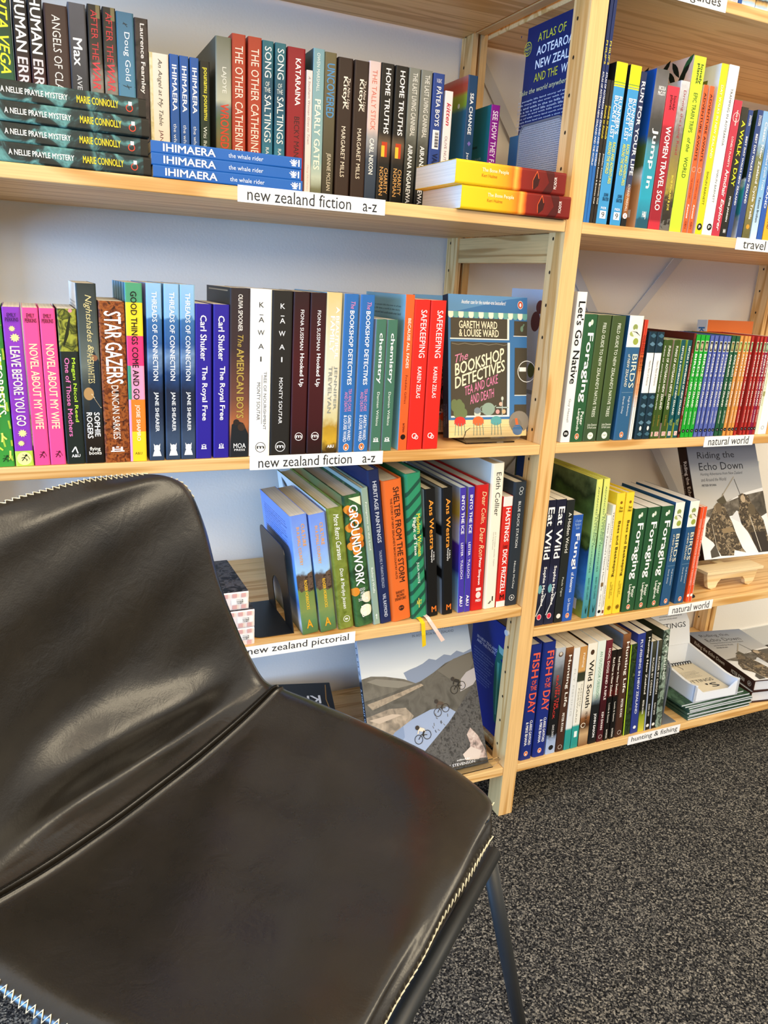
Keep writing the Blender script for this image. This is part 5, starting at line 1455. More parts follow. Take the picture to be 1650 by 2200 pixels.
B('R4camo', 'tall mottled green fishing hardback at the row end against the mesh bookend', ('m', ['#3a4a3a', '#8fa394', '#222a22', '#5c6f5c'], 60), [T('FLY FISHING', .06, .5, .4, .75, '#e4ece4')], d=.21, left='#26301f')


# ======================================================= lying stacks and face-out books
def FB(name, label, m, T_, h, d, spine, group=None, cat='book', **kw):
    o = thing(name, label, cat)
    book_parts(o, T_, h, d, spine, **kw)
    o.matrix_world = m
    if group:
        o['group'] = group
    return o


def copies(first, rest):
    """rest: (label, matrix)"""
    for lab, m in rest:
        o = copy_thing(first, lab)
        o.matrix_world = m


def face_m(x, y, z, yaw, tilt, T_):
    return facing(x, y, z + T_ * sin(tilt) + .0003, yaw, tilt) @ Matrix.Translation((-T_ / 2, 0, 0))


z1, z2, z3, z4 = ZO, ZO - .37, ZO - .6797, ZO - 1.0286
y3, y4 = ZO - .728, ZO - 1.0286

# teal mysteries
NT = .0219
ws = [(-.650, .001, .0), (-.6525, .003, .006), (-.651, .000, -.004), (-.6535, .002, .003)]
nel = ['bottom', 'second from bottom', 'third from bottom', 'top']
lb = ['dark teal mystery paperback lying flat, %s of the stack of four' % p for p in nel]
mm = [lying(x, y, z1 + .0004 + NT * (i + .5) + .0002 * i, r) for i, (x, y, r) in enumerate(ws)]
a = FB('paperback_book', lb[0], mm[0], NT, .198, .152, ('m', ['#0f1617', '#16201f', '#1f3335', '#5f9a98', '#1b2a2b'], 34), group='stack of four teal mysteries',
       items=[R(.955, 1, 0, 1, '#15130f'), T('T', .0, .045, .15, .8, W, 'b'), T('A NELLIE PRAYLE MYSTERY', .18, .545, .38, .66, '#eef0ee', 'b'), T('MARIE CONNOLLY', .595, .835, .34, .70, '#f0d52a', 'b'), O(.9, .42, .0042, .001, '#d8432c'), R(.895, .915, .55, .75, W)], pages='#e9e0cb')
copies(a, list(zip(lb[1:], mm[1:])))
# blue whale books
IT = .0142
lb = ['royal blue paperback lying flat above the label, %s of three' % p for p in ('bottom one', 'middle one', 'top one')]
mm = [lying(-.449, -.001, z1 + .0004 + IT * .5), lying(-.4505, .001, z1 + .0006 + IT * 1.5, .004), lying(-.4515 + .001, .0, z1 + .0008 + IT * 2.5, -.012)]
whale = [L([(.945, .2), (.945, .8)], .0016, W), L([(.93, .25), (.96, .25)], .0012, W), L([(.925, .45), (.945, .35), (.965, .45)], .0012, W), L([(.925, .75), (.945, .55), (.965, .75)], .0012, W), L([(.915, .6), (.945, .45), (.97, .6)], .001, W)]
a = FB('paperback_book', lb[0], mm[0], IT, .1985, .13, '#1f60ae', group='three lying royal blue paperbacks', right='#2c6ab4', items=[T('IHIMAERA', .075, .41, .2, .82, W, 'b'), T('the whale rider', .495, .73, .3, .68, '#e6eef8')] + whale + [R(.975, .985, .2, .8, '#dfe9f5')])
copies(a, list(zip(lb[1:], mm[1:])))
# thick orange paperbacks
BT = .0332
bone = ('g', [(0, '#f8cc1e'), (.3, '#f6bd1c'), (.44, '#f0a01e'), (.5, '#e8781c'), (.53, '#f6b64a'), (.565, '#e4661a'), (.585, '#8a1f14'), (.8, '#6d1712'), (1, '#7d1d16')], .012, 40)
lb = ['thick yellow to dark red paperback lying flat by the post, lower of two', 'thick yellow to dark red paperback lying flat by the post, upper of two']
mm = [lying(-.0045, -.012, z1 + .0004 + BT / 2), lying(-.0185, -.012, z1 + .0007 + BT * 1.5, .012)]
a = FB('paperback_book', lb[0], mm[0], BT, .200, .128, bone, group='two thick lying paperbacks', bulge=.002, pages='#efeae0',
       items=[P([(.70, .1), (.68, .5), (.72, .9), (.75, .6), (.74, .3)], '#3a0f0c'), P([(.78, 0), (.84, .5), (.80, 1), (.88, 1), (.9, .4), (.86, 0)], '#4d1210'), L([(.69, .15), (.685, .5), (.72, .92), (.74, .6)], .0012, '#d8572c'),
              T('The Bone People', .225, .46, .56, .76, '#fbf0c8', 'b'), T('Keri Hulme', .225, .36, .38, .52, '#b06a1a'), T('PICADOR', .885, .91, .24, .76, '#f3e6e0', 'ub')], right='#f0a42a')
copies(a, [(lb[1], mm[1])])


def extra_back(label_start, items, d, h, T_):
    for o in col.objects:
        if o.get('label', '').startswith(label_start):
            m, mm_ = panel(items, lambda w, t, off: (-T_ / 2 - off, d * (1 - w), h * (1 - t)), d, h)
            m.build('back_cover_print', mm_, o)
            return o


# checked pink books at the left of pictorial
def check(c, n=14):
    out = []
    for i in range(n):
        for j in range(3):
            if j != 1:
                out.append(R(i / n + .012, i / n + .012 + .5 / n, .08 + .32 * j, .30 + .32 * j, c))
    return out


CT = .0302
lb = ['white and pink checked book lying on the pictorial shelf, top with black cover', 'white and pink checked book lying flat, middle of the stack of three', 'white and pink checked book lying flat, bottom of the stack of three']
mm = [lying(-.5185, .012, z3 + .0010 + CT * 2.5), lying(-.510, .008, z3 + .0007 + CT * 1.5), lying(-.510, .008, z3 + .0004 + CT * .5)]
a = FB('paperback_book', lb[0], mm[0], CT, .20, .145, '#f0e4e2', group='checked books stack', right=('m', ['#131316', '#1e1e22', '#55555c', '#141417'], 90), items=check('#d8a8a4') + [R(.86, .99, .34, .66, '#f6f2f0'), T('A&U', .90, .955, .36, .62, '#4a4a4a', 'u')],
       right_items=[T('AROHA & AUTUMN', .2, .3, .15, .85, '#d8d6d2', 'ui'), R(.60, .64, .3, .8, '#d8d6d2')])
copies(a, list(zip(lb[1:], mm[1:])))

# facing-out paperback in a clear stand
ST = .021
shop = [R(0, 1, 0, 1, '#3f76b0'), P([(.0, 0), (.13, 0), (.02, .75), (0, 1)], '#5f92c4'), T('Another case for the number-one bestsellers!', .035, .062, .16, .72, W, 'ui'), C(.055, .91, .007, '#f3e6da', .8), C(.055, .91, .006, '#c8452c', .8), C(.056, .91, .0035, '#ffffff', .6)]
for i in range(16):
    shop += [R(.117, .142, i / 16, (i + 1) / 16, '#f4f1e2' if i % 2 == 0 else '#6fb0aa'), C(.143, (i + .5) / 16, .0048, '#f4f1e2' if i % 2 == 0 else '#6fb0aa', 1)]
shop += [R(.16, .30, .03, .74, '#4a4438'), R(.155, .302, .74, .765, '#f2f3f0'), R(.30, .308, .02, .765, '#f2f3f0'), R(.17, .275, .83, 1, '#4a4438'), R(.275, .28, .82, 1, '#f2f3f0'),
         T('GARETH WARD', .180, .232, .13, .61, CR, 'ub'), T('& LOUISE WARD', .238, .288, .13, .63, CR, 'ub'), C(.225, .93, .005, '#6f8d76', .6), L([(.19, .96), (.22, .93)], .0025, '#6f8d76'),
         R(.325, .845, .03, .74, '#4a4438'), R(.325, .855, .745, .775, '#f2f3f0'), R(.845, .857, .03, .775, '#f2f3f0'), R(.36, .70, .84, 1, '#4a4438'), R(.70, .706, .84, 1, '#f2f3f0'), R(.77, .86, .84, 1, '#4a4438'),
         L([(.337, .04), (.345, .12), (.335, .2), (.345, .3), (.335, .4), (.345, .5), (.335, .6), (.345, .7), (.338, .74)], .0008, '#8f8a78'), O(.53, 1.0, .019, .0012, '#f2f3f0'), R(.50, .53, .90, .99, '#f2f3f0')]
shop += [('T', 'The', .42, .475, .08, .24, '#e58bb4', 'uik3'), ('T', 'BOOKSHOP', .48, .565, .08, .70, CR, 'ubk12'), ('T', 'DETECTIVES', .575, .655, .08, .71, CR, 'ubk13'),
         ('T', 'TEA AND CAKE', .64, .705, .20, .62, '#ee86b8', 'uk9'), ('T', 'AND DEATH', .70, .765, .27, .57, '#ee86b8', 'uk5')]
shop += [C(.80, .50, .011, '#8fa79b', 1.2), L([(.79, .57), (.775, .6)], .002, '#8fa79b'), O(.80, .43, .006, .0014, '#8fa79b'), C(.83, .36, .0065, '#c9d2c8', 1), C(.81, .36, .0055, '#7b8792', 1.2), L([(.735, .68), (.85, .68)], .0018, '#a8b8b4'), L([(.79, .60), (.79, .76)], .0022, '#a8b8b4'), C(.765, .66, .0035, '#e8b7a6'), C(.82, .62, .004, '#d8a0a0'), C(.82, .70, .004, '#d8b58c'), C(.725, .68, .0035, '#c9d2c8', .7)]
shop += [C(.76 + .022 * (i % 5), .07 + .03 * (i // 2), .008, '#6b7b52', .8) for i in range(9)]
shop += [R(.875, 1, 0, 1, '#e8cf9a'), L([(.92, 0), (.915, 1)], .0006, '#cfae72'), L([(.96, 0), (.955, 1)], .0006, '#cfae72')]
for w, c in ((.14, '#d03a35'), (.37, '#e8683a'), (.60, '#5aa3a8')):
    shop += [C(.885, w, .0082, c, 1.35), R(.895, .905, w - .07, w + .07, c)] + [L([(.90, w - .055 + .036 * i), (.985, w - .062 + .042 * i)], .0014, '#6d8a7e') for i in range(4)]
shop += [C(.895, .90, .019, '#8a8378', 1.1), C(.92, .86, .012, '#7d776c', 1), L([(.87, .86), (.93, .88)], .005, '#e06a3a'), C(.955, .88, .009, '#3a6ea8', 1.2)]


a = FB('paperback_book', 'blue shopfront-cover paperback facing out in a clear stand on the middle left shelf', face_m(-.1611, .0449, z2 + .0045, -.0225, .1728, ST), ST, .241, .157, '#1c2c44', right='#3f76b0', right_items=shop,
       items=[T('GARETH WARD', .76, .9, .55, .8, '#5f7fa6'), T('& LOUISE WARD', .76, .92, .2, .45, '#5f7fa6')], pages='#ece6d8')
copies(a, [('dark spined copy of the shopfront paperback standing just behind the facing one', face_m(-.187, .118, z2, -.02, .1728, ST))])


def glass():
    m, n, l, b = new_mat('clear acrylic', 0.04, 0.5)
    b.inputs['Transmission Weight'].default_value = 1.0
    b.inputs['IOR'].default_value = 1.45
    b.inputs['Base Color'].default_value = (0.96, 0.99, 1, 1)
    return m


ACRYL = glass()


def clear_stand(label, x0, x1, y, z, tilt=.2, h=.16, yaw=0):
    s = thing('display_stand', label, 'book stand', (x0, y, z))
    s.rotation_euler = (0, 0, yaw)
    w = x1 - x0
    m = MB()      # sloping front lip with cut corners
    put = lambda x, q, t: (x, -.020 - q * .45 - t, .0032 + q)
    m.prism([(.008, 0), (w - .008, 0), (w, .007), (w, .022), (w - .006, .028), (.006, .028), (0, .022), (0, .007)], 0, .0022, put=put)
    fix_normals(m.build('front_lip', ACRYL, s))
    m = MB(); m.box((.008, -.021, .0004), (w - .008, .034, .0030))
    m.build('base_plate', ACRYL, s)
    return s


clear_stand('clear acrylic stand under the blue shopfront paperback', -.145, -.03, .047, z2)
clear_stand('clear acrylic stand under the mountain biking book', -.13, -.012, .030, z4)

# mountain biking book
MT = .016
m_items = [R(0, 1, 0, 1, ('g', [(0, '#8ea3bf'), (.18, '#b4c2d2'), (.32, '#dfe3e2'), (.38, '#d8dcdc'), (1, '#c9ced2')])),
           T('A PORTRAIT OF MOUNTAIN BIKING', .075, .093, .42, .86, '#4a5566', 'u'), T('IN AOTEAROA NEW ZEALAND', .105, .122, .48, .86, '#4a5566', 'u'),
           P([(.34, .36), (.325, .42), (.315, .48), (.30, .54), (.275, .60), (.29, .66), (.262, .74), (.275, .80), (.25, .86), (.27, .92), (.25, 1), (.42, 1), (.42, .4)], '#8895ab'),
           P([(.34, 0), (.33, .08), (.345, .2), (.38, .36), (.42, .46), (.60, .4), (.62, 0)], ('m', ['#5a564c', '#757064', '#666157'], 26)), P([(.36, .04), (.35, .12), (.39, .34), (.42, .44), (.43, .3), (.40, .15)], '#8a8578'),
           P([(.48, 0), (.45, .25), (.41, .5), (.37, .62), (.32, .74), (.29, .88), (.27, 1), (.62, 1), (.68, .5), (.70, 0)], ('m', ['#4a473f', '#67635a', '#56524a'], 30)),
           P([(.36, .66), (.30, .82), (.28, .98), (.34, 1), (.46, .9), (.42, .75)], '#726d62'), P([(.50, .02), (.46, .3), (.425, .5), (.44, .52), (.49, .3), (.54, .06)], ('m', ['#7d7262', '#b09f88', '#8f8270'], 60)),
           P([(.58, 0), (.55, .2), (.56, .34), (.62, .4), (.70, .3), (.74, .1), (.72, 0)], ('m', ['#6f665a', '#a2937f', '#c2af98'], 50)), P([(.60, .02), (.585, .22), (.60, .30), (.63, .1)], '#c9b6a0'),
           P([(.78, .12), (.70, .22), (.64, .38), (.60, .55), (.60, .70), (.66, .80), (1, .2), (1, 0), (.86, 0)], '#9aa9c4'), P([(.78, .12), (.70, .22), (.67, .3), (.74, .3), (.9, .1)], '#8496b4'),
           P([(.44, .86), (.40, .92), (.38, 1), (.48, 1), (.52, .84)], '#b7b1b0'),
           P([(1, .18), (.86, .44), (.70, .70), (.56, .88), (.46, 1), (1, 1)], ('m', ['#2c2b2a', '#4a4846', '#5e5c59', '#353432'], 130))] + \
          squiggles(60, .62, .98, .55, .98, ['#5c5a57', '#2c2b2a', '#6d6a66'], .0012, 21, .245, .3, .02)


def cyclist(t, w, s, c1, c2):
    return [O(t + .026 * s, w - .034 * s, .0085 * s, .0012, c1), O(t + .006 * s, w + .040 * s, .0085 * s, .0012, c1), L([(t + .026 * s, w - .034 * s), (t + .0, w - .008 * s), (t + .006 * s, w + .04 * s)], .0014, c1),
            P([(t - .032 * s, w - .030 * s), (t - .044 * s, w - .010 * s), (t - .034 * s, w + .022 * s), (t - .012 * s, w + .028 * s), (t - .020 * s, w - .012 * s)], c2), C(t - .045 * s, w - .034 * s, .0042 * s, '#3a332d'), L([(t - .02 * s, w + .02 * s), (t + .0, w + .005 * s), (t + .012 * s, w + .01 * s)], .0032 * s, c1), L([(t - .03 * s, w - .025 * s), (t - .008 * s, w - .036 * s)], .0024 * s, c2)]


m_items += cyclist(.475, .82, 1.0, '#26231f', '#2c2824') + cyclist(.60, .645, 1.0, '#3a322b', '#5a4a3e') + cyclist(.745, .45, 1.05, '#26231f', '#e6d6c0')
m_items += [P([(.86, .86), (.80, .84), (.76, .88), (.82, .94), (.90, .98), (.97, 1), (.96, .84)], ('m', ['#5d5650', '#b7a096', '#d3c4b8'], 90)), P([(.92, .78), (.88, .86), (.92, .95), (.97, .92), (.96, .8)], '#cfc0b4'), T('edited by', .945, .958, .72, .84, W, 'ui'), T('RICK STEVENSON', .968, .985, .58, .88, W, 'u')]
FB('hardback_book', 'large mountain biking book facing out below the pictorial shelf', face_m(-.2736, .0207, z4 + .0040, -.0228, .4758, MT), MT, .30, .245, ('g', [(0, '#aab6c6'), (.33, '#b4bcc6'), (.36, '#1d232c'), (1, '#171c24')]), kind='h', right='#c9ced2', right_items=m_items,
   items=[T('O T E N Z', .06, .32, .3, .7, '#2b3340'), T('A PORTRAIT OF MOUNTAIN BIKING IN', .4, .95, .3, .7, '#c9d2dd')])

# black boxed set, mostly behind the chair
bx = thing('boxed_book_set', 'glossy black boxed set with gold rope pattern behind the chair seat', 'boxed set', (-.375, .285, z4 + .0003))
bx.rotation_euler = (0, 0, -.25)
m = MB(); m.box((-.11, -.07, 0), (.11, .075, .062))
m.build('slipcase', flat('#0b0c0e', .35, .3), bx, bevel=.002)
gold = '#a87b3a'
p, mmx = panel([T('KNOTS', .40, .62, .12, .66, W, 'ub'), L([(.1, .05), (.14, .8), (.10, .9), (.2, .95), (.5, .9), (.9, .95)], .002, gold), L([(.2, .86), (.3, .95), (.4, .86), (.5, .95)], .002, gold), L([(.92, .05), (.5, .07), (.2, .05), (.11, .09), (.14, .14), (.11, .5), (.13, .92)], .0022, gold), L([(.16, .04), (.10, .12)], .0018, gold)],
               lambda w, t, off: (.11 - .22 * w, -.07 + .145 * t, .0622 + off), .22, .145)
p.build('lid_print', mmx, bx)
p, mmx = panel([L([(.2, .1), (.5, .3), (.2, .5), (.6, .6), (.3, .9)], .002, gold)], lambda w, t, off: (.1102 + off, -.07 + .145 * w, .062 * (1 - t)), .145, .062)
p.build('side_print', mmx, bx)

# hunting book on a small easel, and the pair lying below
RT = .032
RT2 = .0302
camo = ('m', ['#17130f', '#5a4d3a', '#241d16', '#a08f74', '#2f271d'], 95)
r_items = [R(0, 1, 0, 1, ('g', [(0, '#7d89a0'), (.25, '#a3a9b2'), (.5, '#bcbdbe'), (1, '#d5d6d8')])), T('Riding the', .07, .145, .13, .66, '#2b2f38', 'u'), T('Echo Down', .165, .232, .13, .76, '#2b2f38', 'u'),
           T('Hunting Adventures from New Zealand', .252, .285, .13, .74, '#4c5059', 'ui'), T('and Around the World', .30, .33, .13, .49, '#4c5059', 'ui'), T('PETER RYAN', .355, .373, .13, .33, '#2b2f38', 'ub'),
           P([(.60, 0), (.56, .28), (.50, .5), (.45, .8), (.42, 1), (.72, 1), (.72, .4), (.66, .25)], ('m', ['#3a362f', '#565047', '#8a847a'], 40)), P([(.52, .44), (.47, .7), (.44, 1), (.41, 1), (.45, .7)], '#e3e6ea'),
           P([(.63, 0), (.66, .3), (.64, .5), (.62, .6), (.70, .8), (.64, 1), (1, 1), (1, 0)], ('m', ['#d5dce6', '#eef1f5', '#dfe5ec'], 14)), P([(.66, .46), (.60, .56), (.62, .62), (.72, .62)], '#d5dbe4'),
           P([(.50, .30), (.47, .38), (.44, .40), (.52, .44), (.55, .34)], '#4c4634'), L([(.47, .38), (.30, .60)], .0022, '#9a9384'), L([(.32, .60), (.48, .66)], .0012, '#2c2a26'),
           P([(.55, .25), (.52, .30), (.53, .38), (.60, .42), (.70, .47), (.80, .50), (.93, .56), (.97, .60), (.94, .44), (.985, .42), (.98, .24), (.86, .16), (.80, .06), (.70, .10), (.62, .20)], camo),
           P([(.47, .62), (.45, .68), (.47, .75), (.55, .80), (.64, .88), (.70, .93), (.82, .95), (.97, .97), (.98, .78), (.80, .68), (.72, .60), (.62, .58), (.56, .62)], camo),
           C(.57, .31, .012, '#6d5f4a', .8), C(.50, .68, .009, '#b7a58c', .8), C(.60, .78, .014, '#5d523f', .8), P([(.75, .30), (.74, .46), (.78, .48), (.79, .32)], '#8d7a5c'), P([(.8, .7), (.80, .92), (.98, .95), (.98, .78)], '#2e2620'),
           L([(.7, .18), (.96, .2)], .0016, '#b8b0a0'), L([(.66, .74), (.97, .82)], .0016, '#d8d2c6'), P([(.93, .1), (.88, .18), (.98, .22), (.99, .1)], '#4a463f')]
ride_sp = [T('Riding the Echo Down', .14, .60, .40, .80, '#eae6e0', 'b'), T('Hunting Adventures from New Zealand', .16, .56, .14, .30, '#b9b0a6', 'i'), T('PETER RYAN', .70, .88, .35, .65, '#eae6e0', 'b'), O(.945, .5, .0062, .0008, '#eae6e0'), T('B', .937, .953, .42, .60, '#eae6e0', 'ub')]
FB('hardback_book', 'grey hunting hardback with camouflaged hunters facing out on a wooden easel', face_m(.5392, .0757, y3 + .0455, -.0532, .4437, RT), RT, .265, .208, '#2a1812', kind='h', right='#bcbdbe', right_items=r_items, items=ride_sp)
for i, (lab, mt) in enumerate((('brown spined hunting hardback lying flat, lower of two at bottom right', lying(.704, .014, y4 + .0006 + RT2 * .5, -pi / 2 - .15)), ('brown spined hunting hardback lying flat, upper of two at bottom right', lying(.704, .012, y4 + .0012 + RT2 * 1.5, -pi / 2 - .175)))):
    if i == 0:
        a = FB('hardback_book', lab, mt, RT2, .262, .165, '#3a211a', kind='h', right='#bcbdbe', right_items=r_items, items=ride_sp, group='two lying hunting hardbacks', pages='#e3e6ee')
    else:
        copies(a, [(lab, mt)])

ez = thing('book_easel', 'small pale plywood easel holding the grey hunting hardback', 'easel', (.520, .052, y3))
ez.rotation_euler = (0, 0, -.02)
m = MB()
arch = [(0, .045), (.008, .012), (.012, .004), (.022, .0), (.034, .003), (.038, .014), (.046, .022), (.112, .022), (.120, .014), (.124, .003), (.136, 0), (.146, .004), (.150, .012), (.158, .045)]
m.prism(arch, -.006, .004, put=lambda x, z, y: (x, y, z + .0004))
fix_normals(m.build('front_foot', WOOD_PALE, ez))
m = MB(); m.box((-.004, -.012, .0385), (.166, .030, .0450))
m.build('ledge', WOOD_PALE, ez)
m = MB(); m.prism([(.045, .0004), (.06, .11), (.10, .11), (.115, .0004)], .118, .124, put=lambda x, z, y: (x, y, z))
fix_normals(m.build('back_leg', WOOD_PALE, ez))
m = MB(); m.box((.070, .004, .0386), (.090, .118, .0445))
m.build('spreader', WOOD_PALE, ez)

FB('paperback_book', 'pale hunting paperback facing out at the right frame edge behind the grey one', face_m(.690, .205, y3 + .001, -.05, .2, .012), .012, .235, .17, '#c9d2d8', right='#c3d0d8',
   right_items=[T('HUNT', .05, .075, .3, .6, '#8a97a2', 'u'), T('BOOK\nOF\nHUNTING\nSECRETS', .13, .42, .12, .7, '#17181a', 'ub'), R(.45, 1, 0, 1, '#8fa6cc')])

# orange book facing out behind the pocket guides
OT = .030
FB('paperback_book', 'orange book facing out at the back behind the pocket guides', face_m(.680, .300, ZO - .369, .08, .06, OT), OT, .212, .17, '#c3ced8', right='#d8702a', items=[T('KAKAPO', .08, .6, .2, .8, '#2c6aa8', 'b')])

# travel guides shelf: feet of a few books
x = .275
for i, (t, sp_, lab) in enumerate(((.022, ('m', ['#e6e6f0', '#b9bdd0', '#f2f2f6'], 50), 'pale speckled guide above the travel guides label, leftmost'), (.0075, '#1f4f9e', 'thin blue guide beside the pale one on the guides shelf'),
                                   (.030, ('g', [(0, '#8fc0e6'), (.90, '#b9dff0'), (.925, '#2c1d10'), (.95, '#d9b06a'), (.97, '#9fc4e0'), (1, '#dfe6f6')], .02, 90), 'pale blue striped guide, middle of the guides shelf'), (.028, ('g', [(0, '#8fc0e6'), (.91, '#b9dff0'), (.935, '#2c1d10'), (.96, '#d9b06a'), (.98, '#9fc4e0'), (1, '#dfe6f6')], .02, 90), 'pale blue striped guide at the right of the guides shelf'))):
    o = FB('paperback_book', lab, Matrix.Translation((x + t / 2, .004, ZO + .3589)), t, .2, .13, sp_)
    x += t + .001

# ======================================================= magazines, box, bookends
MG = .0043
mag_left = ('m', ['#2f4a3c', '#4f6f58', '#26402f', '#3f6248'], 40)
rnd = random.Random(5)
words_ = ['lowest', 'second lowest', 'third lowest', 'fourth lowest', 'fifth from the bottom', 'fourth from the top', 'third from the top', 'second from the top', 'topmost']
first = None
for i in range(9):
    lab = 'thin green covered booklet in the stack under the white box, %s' % words_[i]
    xo = .498 + (0, .001, .002, -.001, .003, .001, .0, -.010, -.020)[i]
    yo = .006 + (0, .002, 0, .003, .001, 0, .002, .004, .006)[i]
    mt = lying(xo, yo, y4 + .0004 + (MG + .0001) * (i + .5), -pi / 2 + (.0, .01, -.01, .015, -.012, .0, .02, -.02, .012)[i])
    if first is None:
        first = FB('booklet', lab, mt, MG, .148, .198, '#35503f', left=mag_left, right=mag_left, group='stack of green booklets', cat='booklet', pages='#dfe6f2')
    else:
        copies(first, [(lab, mt)])

wb = thing('display_box', 'open white card display box on top of the green booklets', 'display box', (.512, .012, y4 + .0405))
wb.rotation_euler = (0, 0, -.05)
CARD = flat('#e6ecf6', .55, .3)
BW, BD, BHt = .132, .165, .042
m = MB()
t = .0016
m.box((0, 0, 0), (BW, BD, t))
m.box((0, BD - t, 0), (BW, BD, BHt + .012))
m.build('tray', CARD, wb)
for sx in (0, 1):
    m = MB(); m.prism([(0, 0), (BD, 0), (BD, BHt + .012), (.04, BHt - .004), (.02, BHt - .004), (0, BHt)], sx * (BW - .007), sx * (BW - .007) + .007, put=lambda y, z, x: (x, y, z))
    fix_normals(m.build('side_wall', CARD, wb))
m = MB(); m.prism([(0, 0), (BW, 0), (BW, BHt), (BW - .028, .020), (.028, .020), (0, BHt)], 0, .004, put=lambda x, z, y: (x, y, z))
fix_normals(m.build('front_wall', CARD, wb))
m = MB()
fl = [(0, 0), (BW, 0), (BW + .002, .055), (BW - .014, .098), (BW - .020, .128), (.012, .130), (.006, .098), (-.002, .055)]
fp = lambda x, q, n_: (x, BD + q * .30 + n_, BHt + .012 + q * .95)
m.prism(fl, 0, .0016, put=fp)
hd = m.build('raised_flap', CARD, wb)
fix_normals(hd)
p, mmx = panel([T('JOTTINGS', .56, .66, .12, .92, '#2c3038', 'u')] + para(.36, .52, .3, .86, 4, '#4a5058', 6) + [T('THINGS TO DO', .30, .335, .4, .8, '#4a5058', 'u')], lambda w, t_, off: fp(BW * w, .17 * (1 - t_) - .02, -off - .0003), BW, .13)
p.build('flap_print', mmx, hd)

nb = thing('notebook', 'small cream spiral notebook lying in the white display box', 'notebook', (.5247, .0254, y4 + .0405 + .0022))
nb.rotation_euler = (0, 0, -.05)
m = MB(); m.box((0, 0, 0), (.108, .124, .012)); m.build('cover', flat('#ddd5c0', .6), nb, bevel=.001)
p, mmx = panel([T('JOTTINGS', .62, .74, .12, .9, '#22262c', 'u'), T("'S", .78, .92, .55, .85, '#22262c', 'ub')] + para(.32, .56, .25, .8, 6, '#5d6168', 11) + [L([(.04, .5), (.2, .56), (.24, .54)], .0012, '#22262c')], lambda w, t_, off: (.108 * w, .128 * (1 - t_), .0121 + off), .108, .128)
p.build('cover_print', mmx, nb)
m = MB()
for i in range(13):
    x0 = .006 + i * .008
    m.tube([(x0, .124 + .006 * cos(a_), .0092 + .0075 * sin(a_)) for a_ in [k * pi / 4 for k in range(8)]], .0011, 6)
m.build('spiral_binding', flat('#15171a', .4), nb)


def metal_bookend(label, x, y0, y1, z, h, base, m, arch_=True, lean=0.0):
    e = thing('bookend', label, 'bookend', (x, y0, z + .0003))
    W_ = y1 - y0
    out = [(0, 0)] + [(.0 + .016 - .016 * cos(a_), h - .016 + .016 * sin(a_)) for a_ in [k * pi / 12 for k in range(7)]] + [(W_ - .016 + .016 * sin(a_), h - .016 + .016 * cos(a_)) for a_ in [k * pi / 12 for k in range(7)]] + [(W_, 0)]
    b = MB()
    if arch_:
        hw, hh = W_ * .2, h * .5
        c = W_ / 2
        inner = [(c - hw, 0)] + [(c - hw * cos(a_), hh - hw + hw * sin(a_)) for a_ in [k * pi / 12 for k in range(13)]] + [(c + hw, 0)]
        out = out + inner[::-1]
    b.prism(out, -.0008, .0008, put=lambda y, zz_, xx: (xx + zz_ * math.tan(lean), y, zz_))
    fix_normals(b.build('upright', m, e))
    b = MB()
    r = .014
    s = -1 if base < 0 else 1
    B_ = abs(base)
    pl = [(0, 0), (B_ - r, 0)] + [(B_ - r + r * sin(a_), r - r * cos(a_)) for a_ in [k * pi / 12 for k in range(7)]] + [(B_ - r + r * cos(a_), W_ - r + r * sin(a_)) for a_ in [k * pi / 12 for k in range(7)]] + [(0, W_)]
    b.prism(pl, 0, .0014, put=lambda q, y, zz_: (s * q, y, zz_))
    fix_normals(b.build('base_plate', m, e))
    return e


metal_bookend('black metal bookend with an arched cut-out left of the pictorial books', -.438, .026, .168, z3, .152, -.068, METAL_BLACK, lean=GEO['L3cul1'][5])
metal_bookend('black metal bookend right of the orange-red paperbacks on the lower right shelf', .4455, .020, .150, y3, .17, .03, METAL_BLACK, False)


def mesh_bookend(label, x, y0, y1, z, h, base):
    e = thing('mesh_bookend', label, 'bookend', (x, y0, z + .0003))
    W_ = y1 - y0
    r = .018
    path = [(0, .0, .002), (0, .0, h - r)] + [(0, r - r * cos(a_), h - r + r * sin(a_)) for a_ in [k * pi / 12 for k in range(1, 7)]] + [(0, W_ - r + r * sin(a_), h - r + r * cos(a_)) for a_ in [k * pi / 12 for k in range(1, 7)]] + [(0, W_, .002), (0, 0, .002)]
    b = MB(); b.tube(path, .0022, 8)
    b.build('rim', METAL_GREY, e, smooth=True)
    b = MB()
    n = int(W_ / .0034)
    for i in range(1, n):
        y = W_ * i / n
        top = h - .001
        if y < r: top = h - r + sqrt(max(0, r * r - (r - y) ** 2))
        if y > W_ - r: top = h - r + sqrt(max(0, r * r - (y - W_ + r) ** 2))
        b.box((-.0005, y - .0007, .002), (.0005, y + .0007, top))
    n = int(h / .0034)
    for i in range(1, n):
        zz_ = h * i / n
        a_ = 0
        if zz_ > h - r: a_ = r - sqrt(max(0, r * r - (zz_ - h + r) ** 2))
        b.box((-.0006, a_, zz_ - .0007), (.0006, W_ - a_, zz_ + .0007))
    b.build('wire_mesh', flat('#a9aeb6', .4, .6), e)
    b = MB(); b.prism([(0, 0), (base, .0), (base, W_ * .3), (0, W_)], 0, .0014, put=lambda q, y, zz_: (q, y, zz_))
    fix_normals(b.build('base_plate', METAL_GREY, e))
    return e


mesh_bookend('grey wire mesh bookend in front of the navy atlas by the post', .010, .050, .176, z1, .163, .012)
mesh_bookend('grey wire mesh bookend at the end of the hunting books', .424, .012, .135, y4, .155, .045)

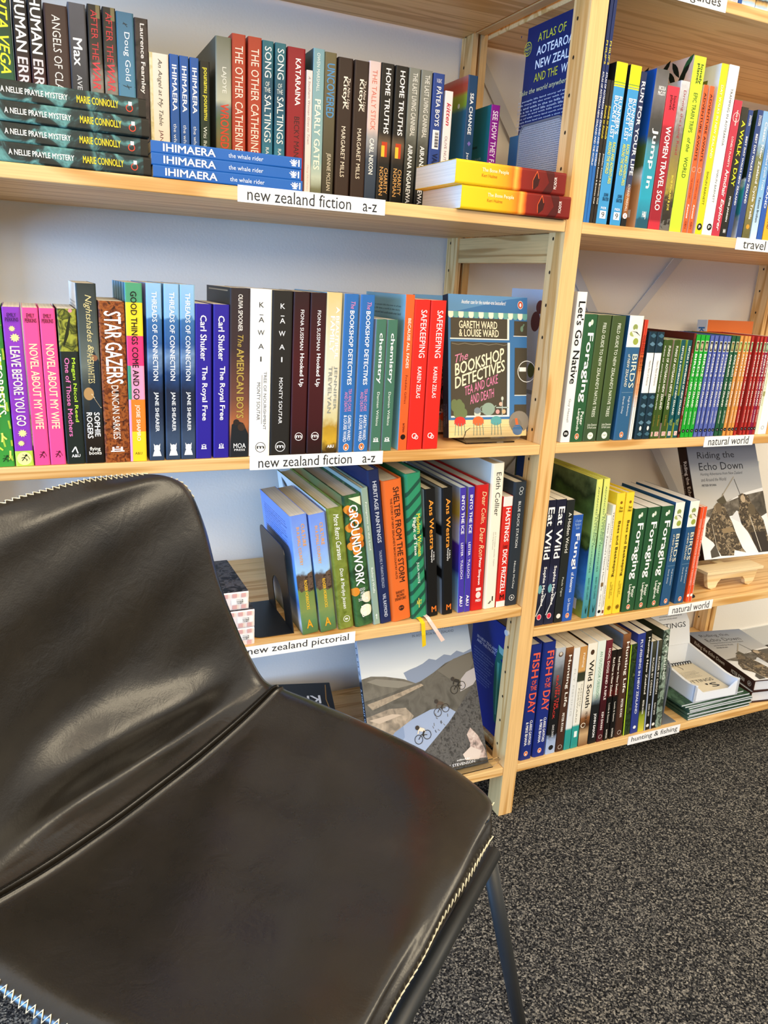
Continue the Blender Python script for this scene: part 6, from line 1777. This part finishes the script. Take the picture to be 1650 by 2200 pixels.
# atlas and fishing back covers seen through the open side of the bookcase
extra_back('tall very thin navy atlas spine beside the post, left', [
    R(.52, 1, .0, .12, '#4f9ad8'), R(.02, .03, .02, .03, '#14265a'), O(.10, .125, .0115, .0012, '#e5dc3c'), O(.10, .125, .0072, .0009, '#e5dc3c'), L([(.065, .125), (.135, .125)], .0008, '#e5dc3c'), R(.09, .11, .083, .167, '#1b2d66'), T("PHILIP'S", .093, .107, .088, .162, '#e5dc3c', 'ub'),
    T('ATLAS OF', .045, .085, .245, .565, '#e5dc3c', 'u'), T('AOTEAROA', .108, .150, .245, .66, W, 'ub'), T('NEW ZEALAND', .172, .214, .245, .80, W, 'ub'), T('AND THE', .236, .276, .245, .52, '#e5dc3c', 'u'), T('WORLD', .236, .276, .56, .80, W, 'ub'),
    T('Take the world anywhere you go', .302, .335, .075, .83, '#e9e6b0', 'ui')] + para(.355, .51, .075, .86, 9, '#dfe6f2', 8, 'b'), .246, .33, .006)
extra_back('thick royal blue hardback with bold orange-red title, left', [
    T('ADVENTURES', .21, .235, .10, .44, '#cfd6ea', 'ub'), T('IN NEW ZEALAND', .245, .27, .10, .48, '#cfd6ea', 'ub'), T('AND THE PACIFIC', .28, .305, .10, .46, '#cfd6ea', 'ub')] + para(.36, .66, .06, .44, 12, '#8fa0cf', 17) + [
    P([(.19, .50), (.20, .60), (.28, .62), (.30, .55), (.33, .60), (.6, .58), (.84, .58), (.90, .64), (.86, .52), (.6, .47), (.36, .46)], '#1d6a5c'), P([(.19, .50), (.20, .60), (.26, .61), (.25, .52)], '#8fb9ae'), P([(.34, .50), (.34, .54), (.8, .55), (.8, .53)], '#58a08a')], .21, .262, .03)
extra_back('tall white paperback with large black title', [
    R(.05, .96, .06, .54, ('m', ['#1a2418', '#33452a', '#12180f', '#4a5a34'], 40)), C(.16, .46, .022, '#5c1f24', .7), C(.22, .43, .018, '#6a2a2c', .8), C(.12, .48, .012, '#70302f'), C(.56, .44, .014, '#6d7a35', .8), R(.70, .73, .06, .54, '#9aa3ab'), R(.52, 1, .9, .96, '#cfd8e8')], .2, .26, .02)
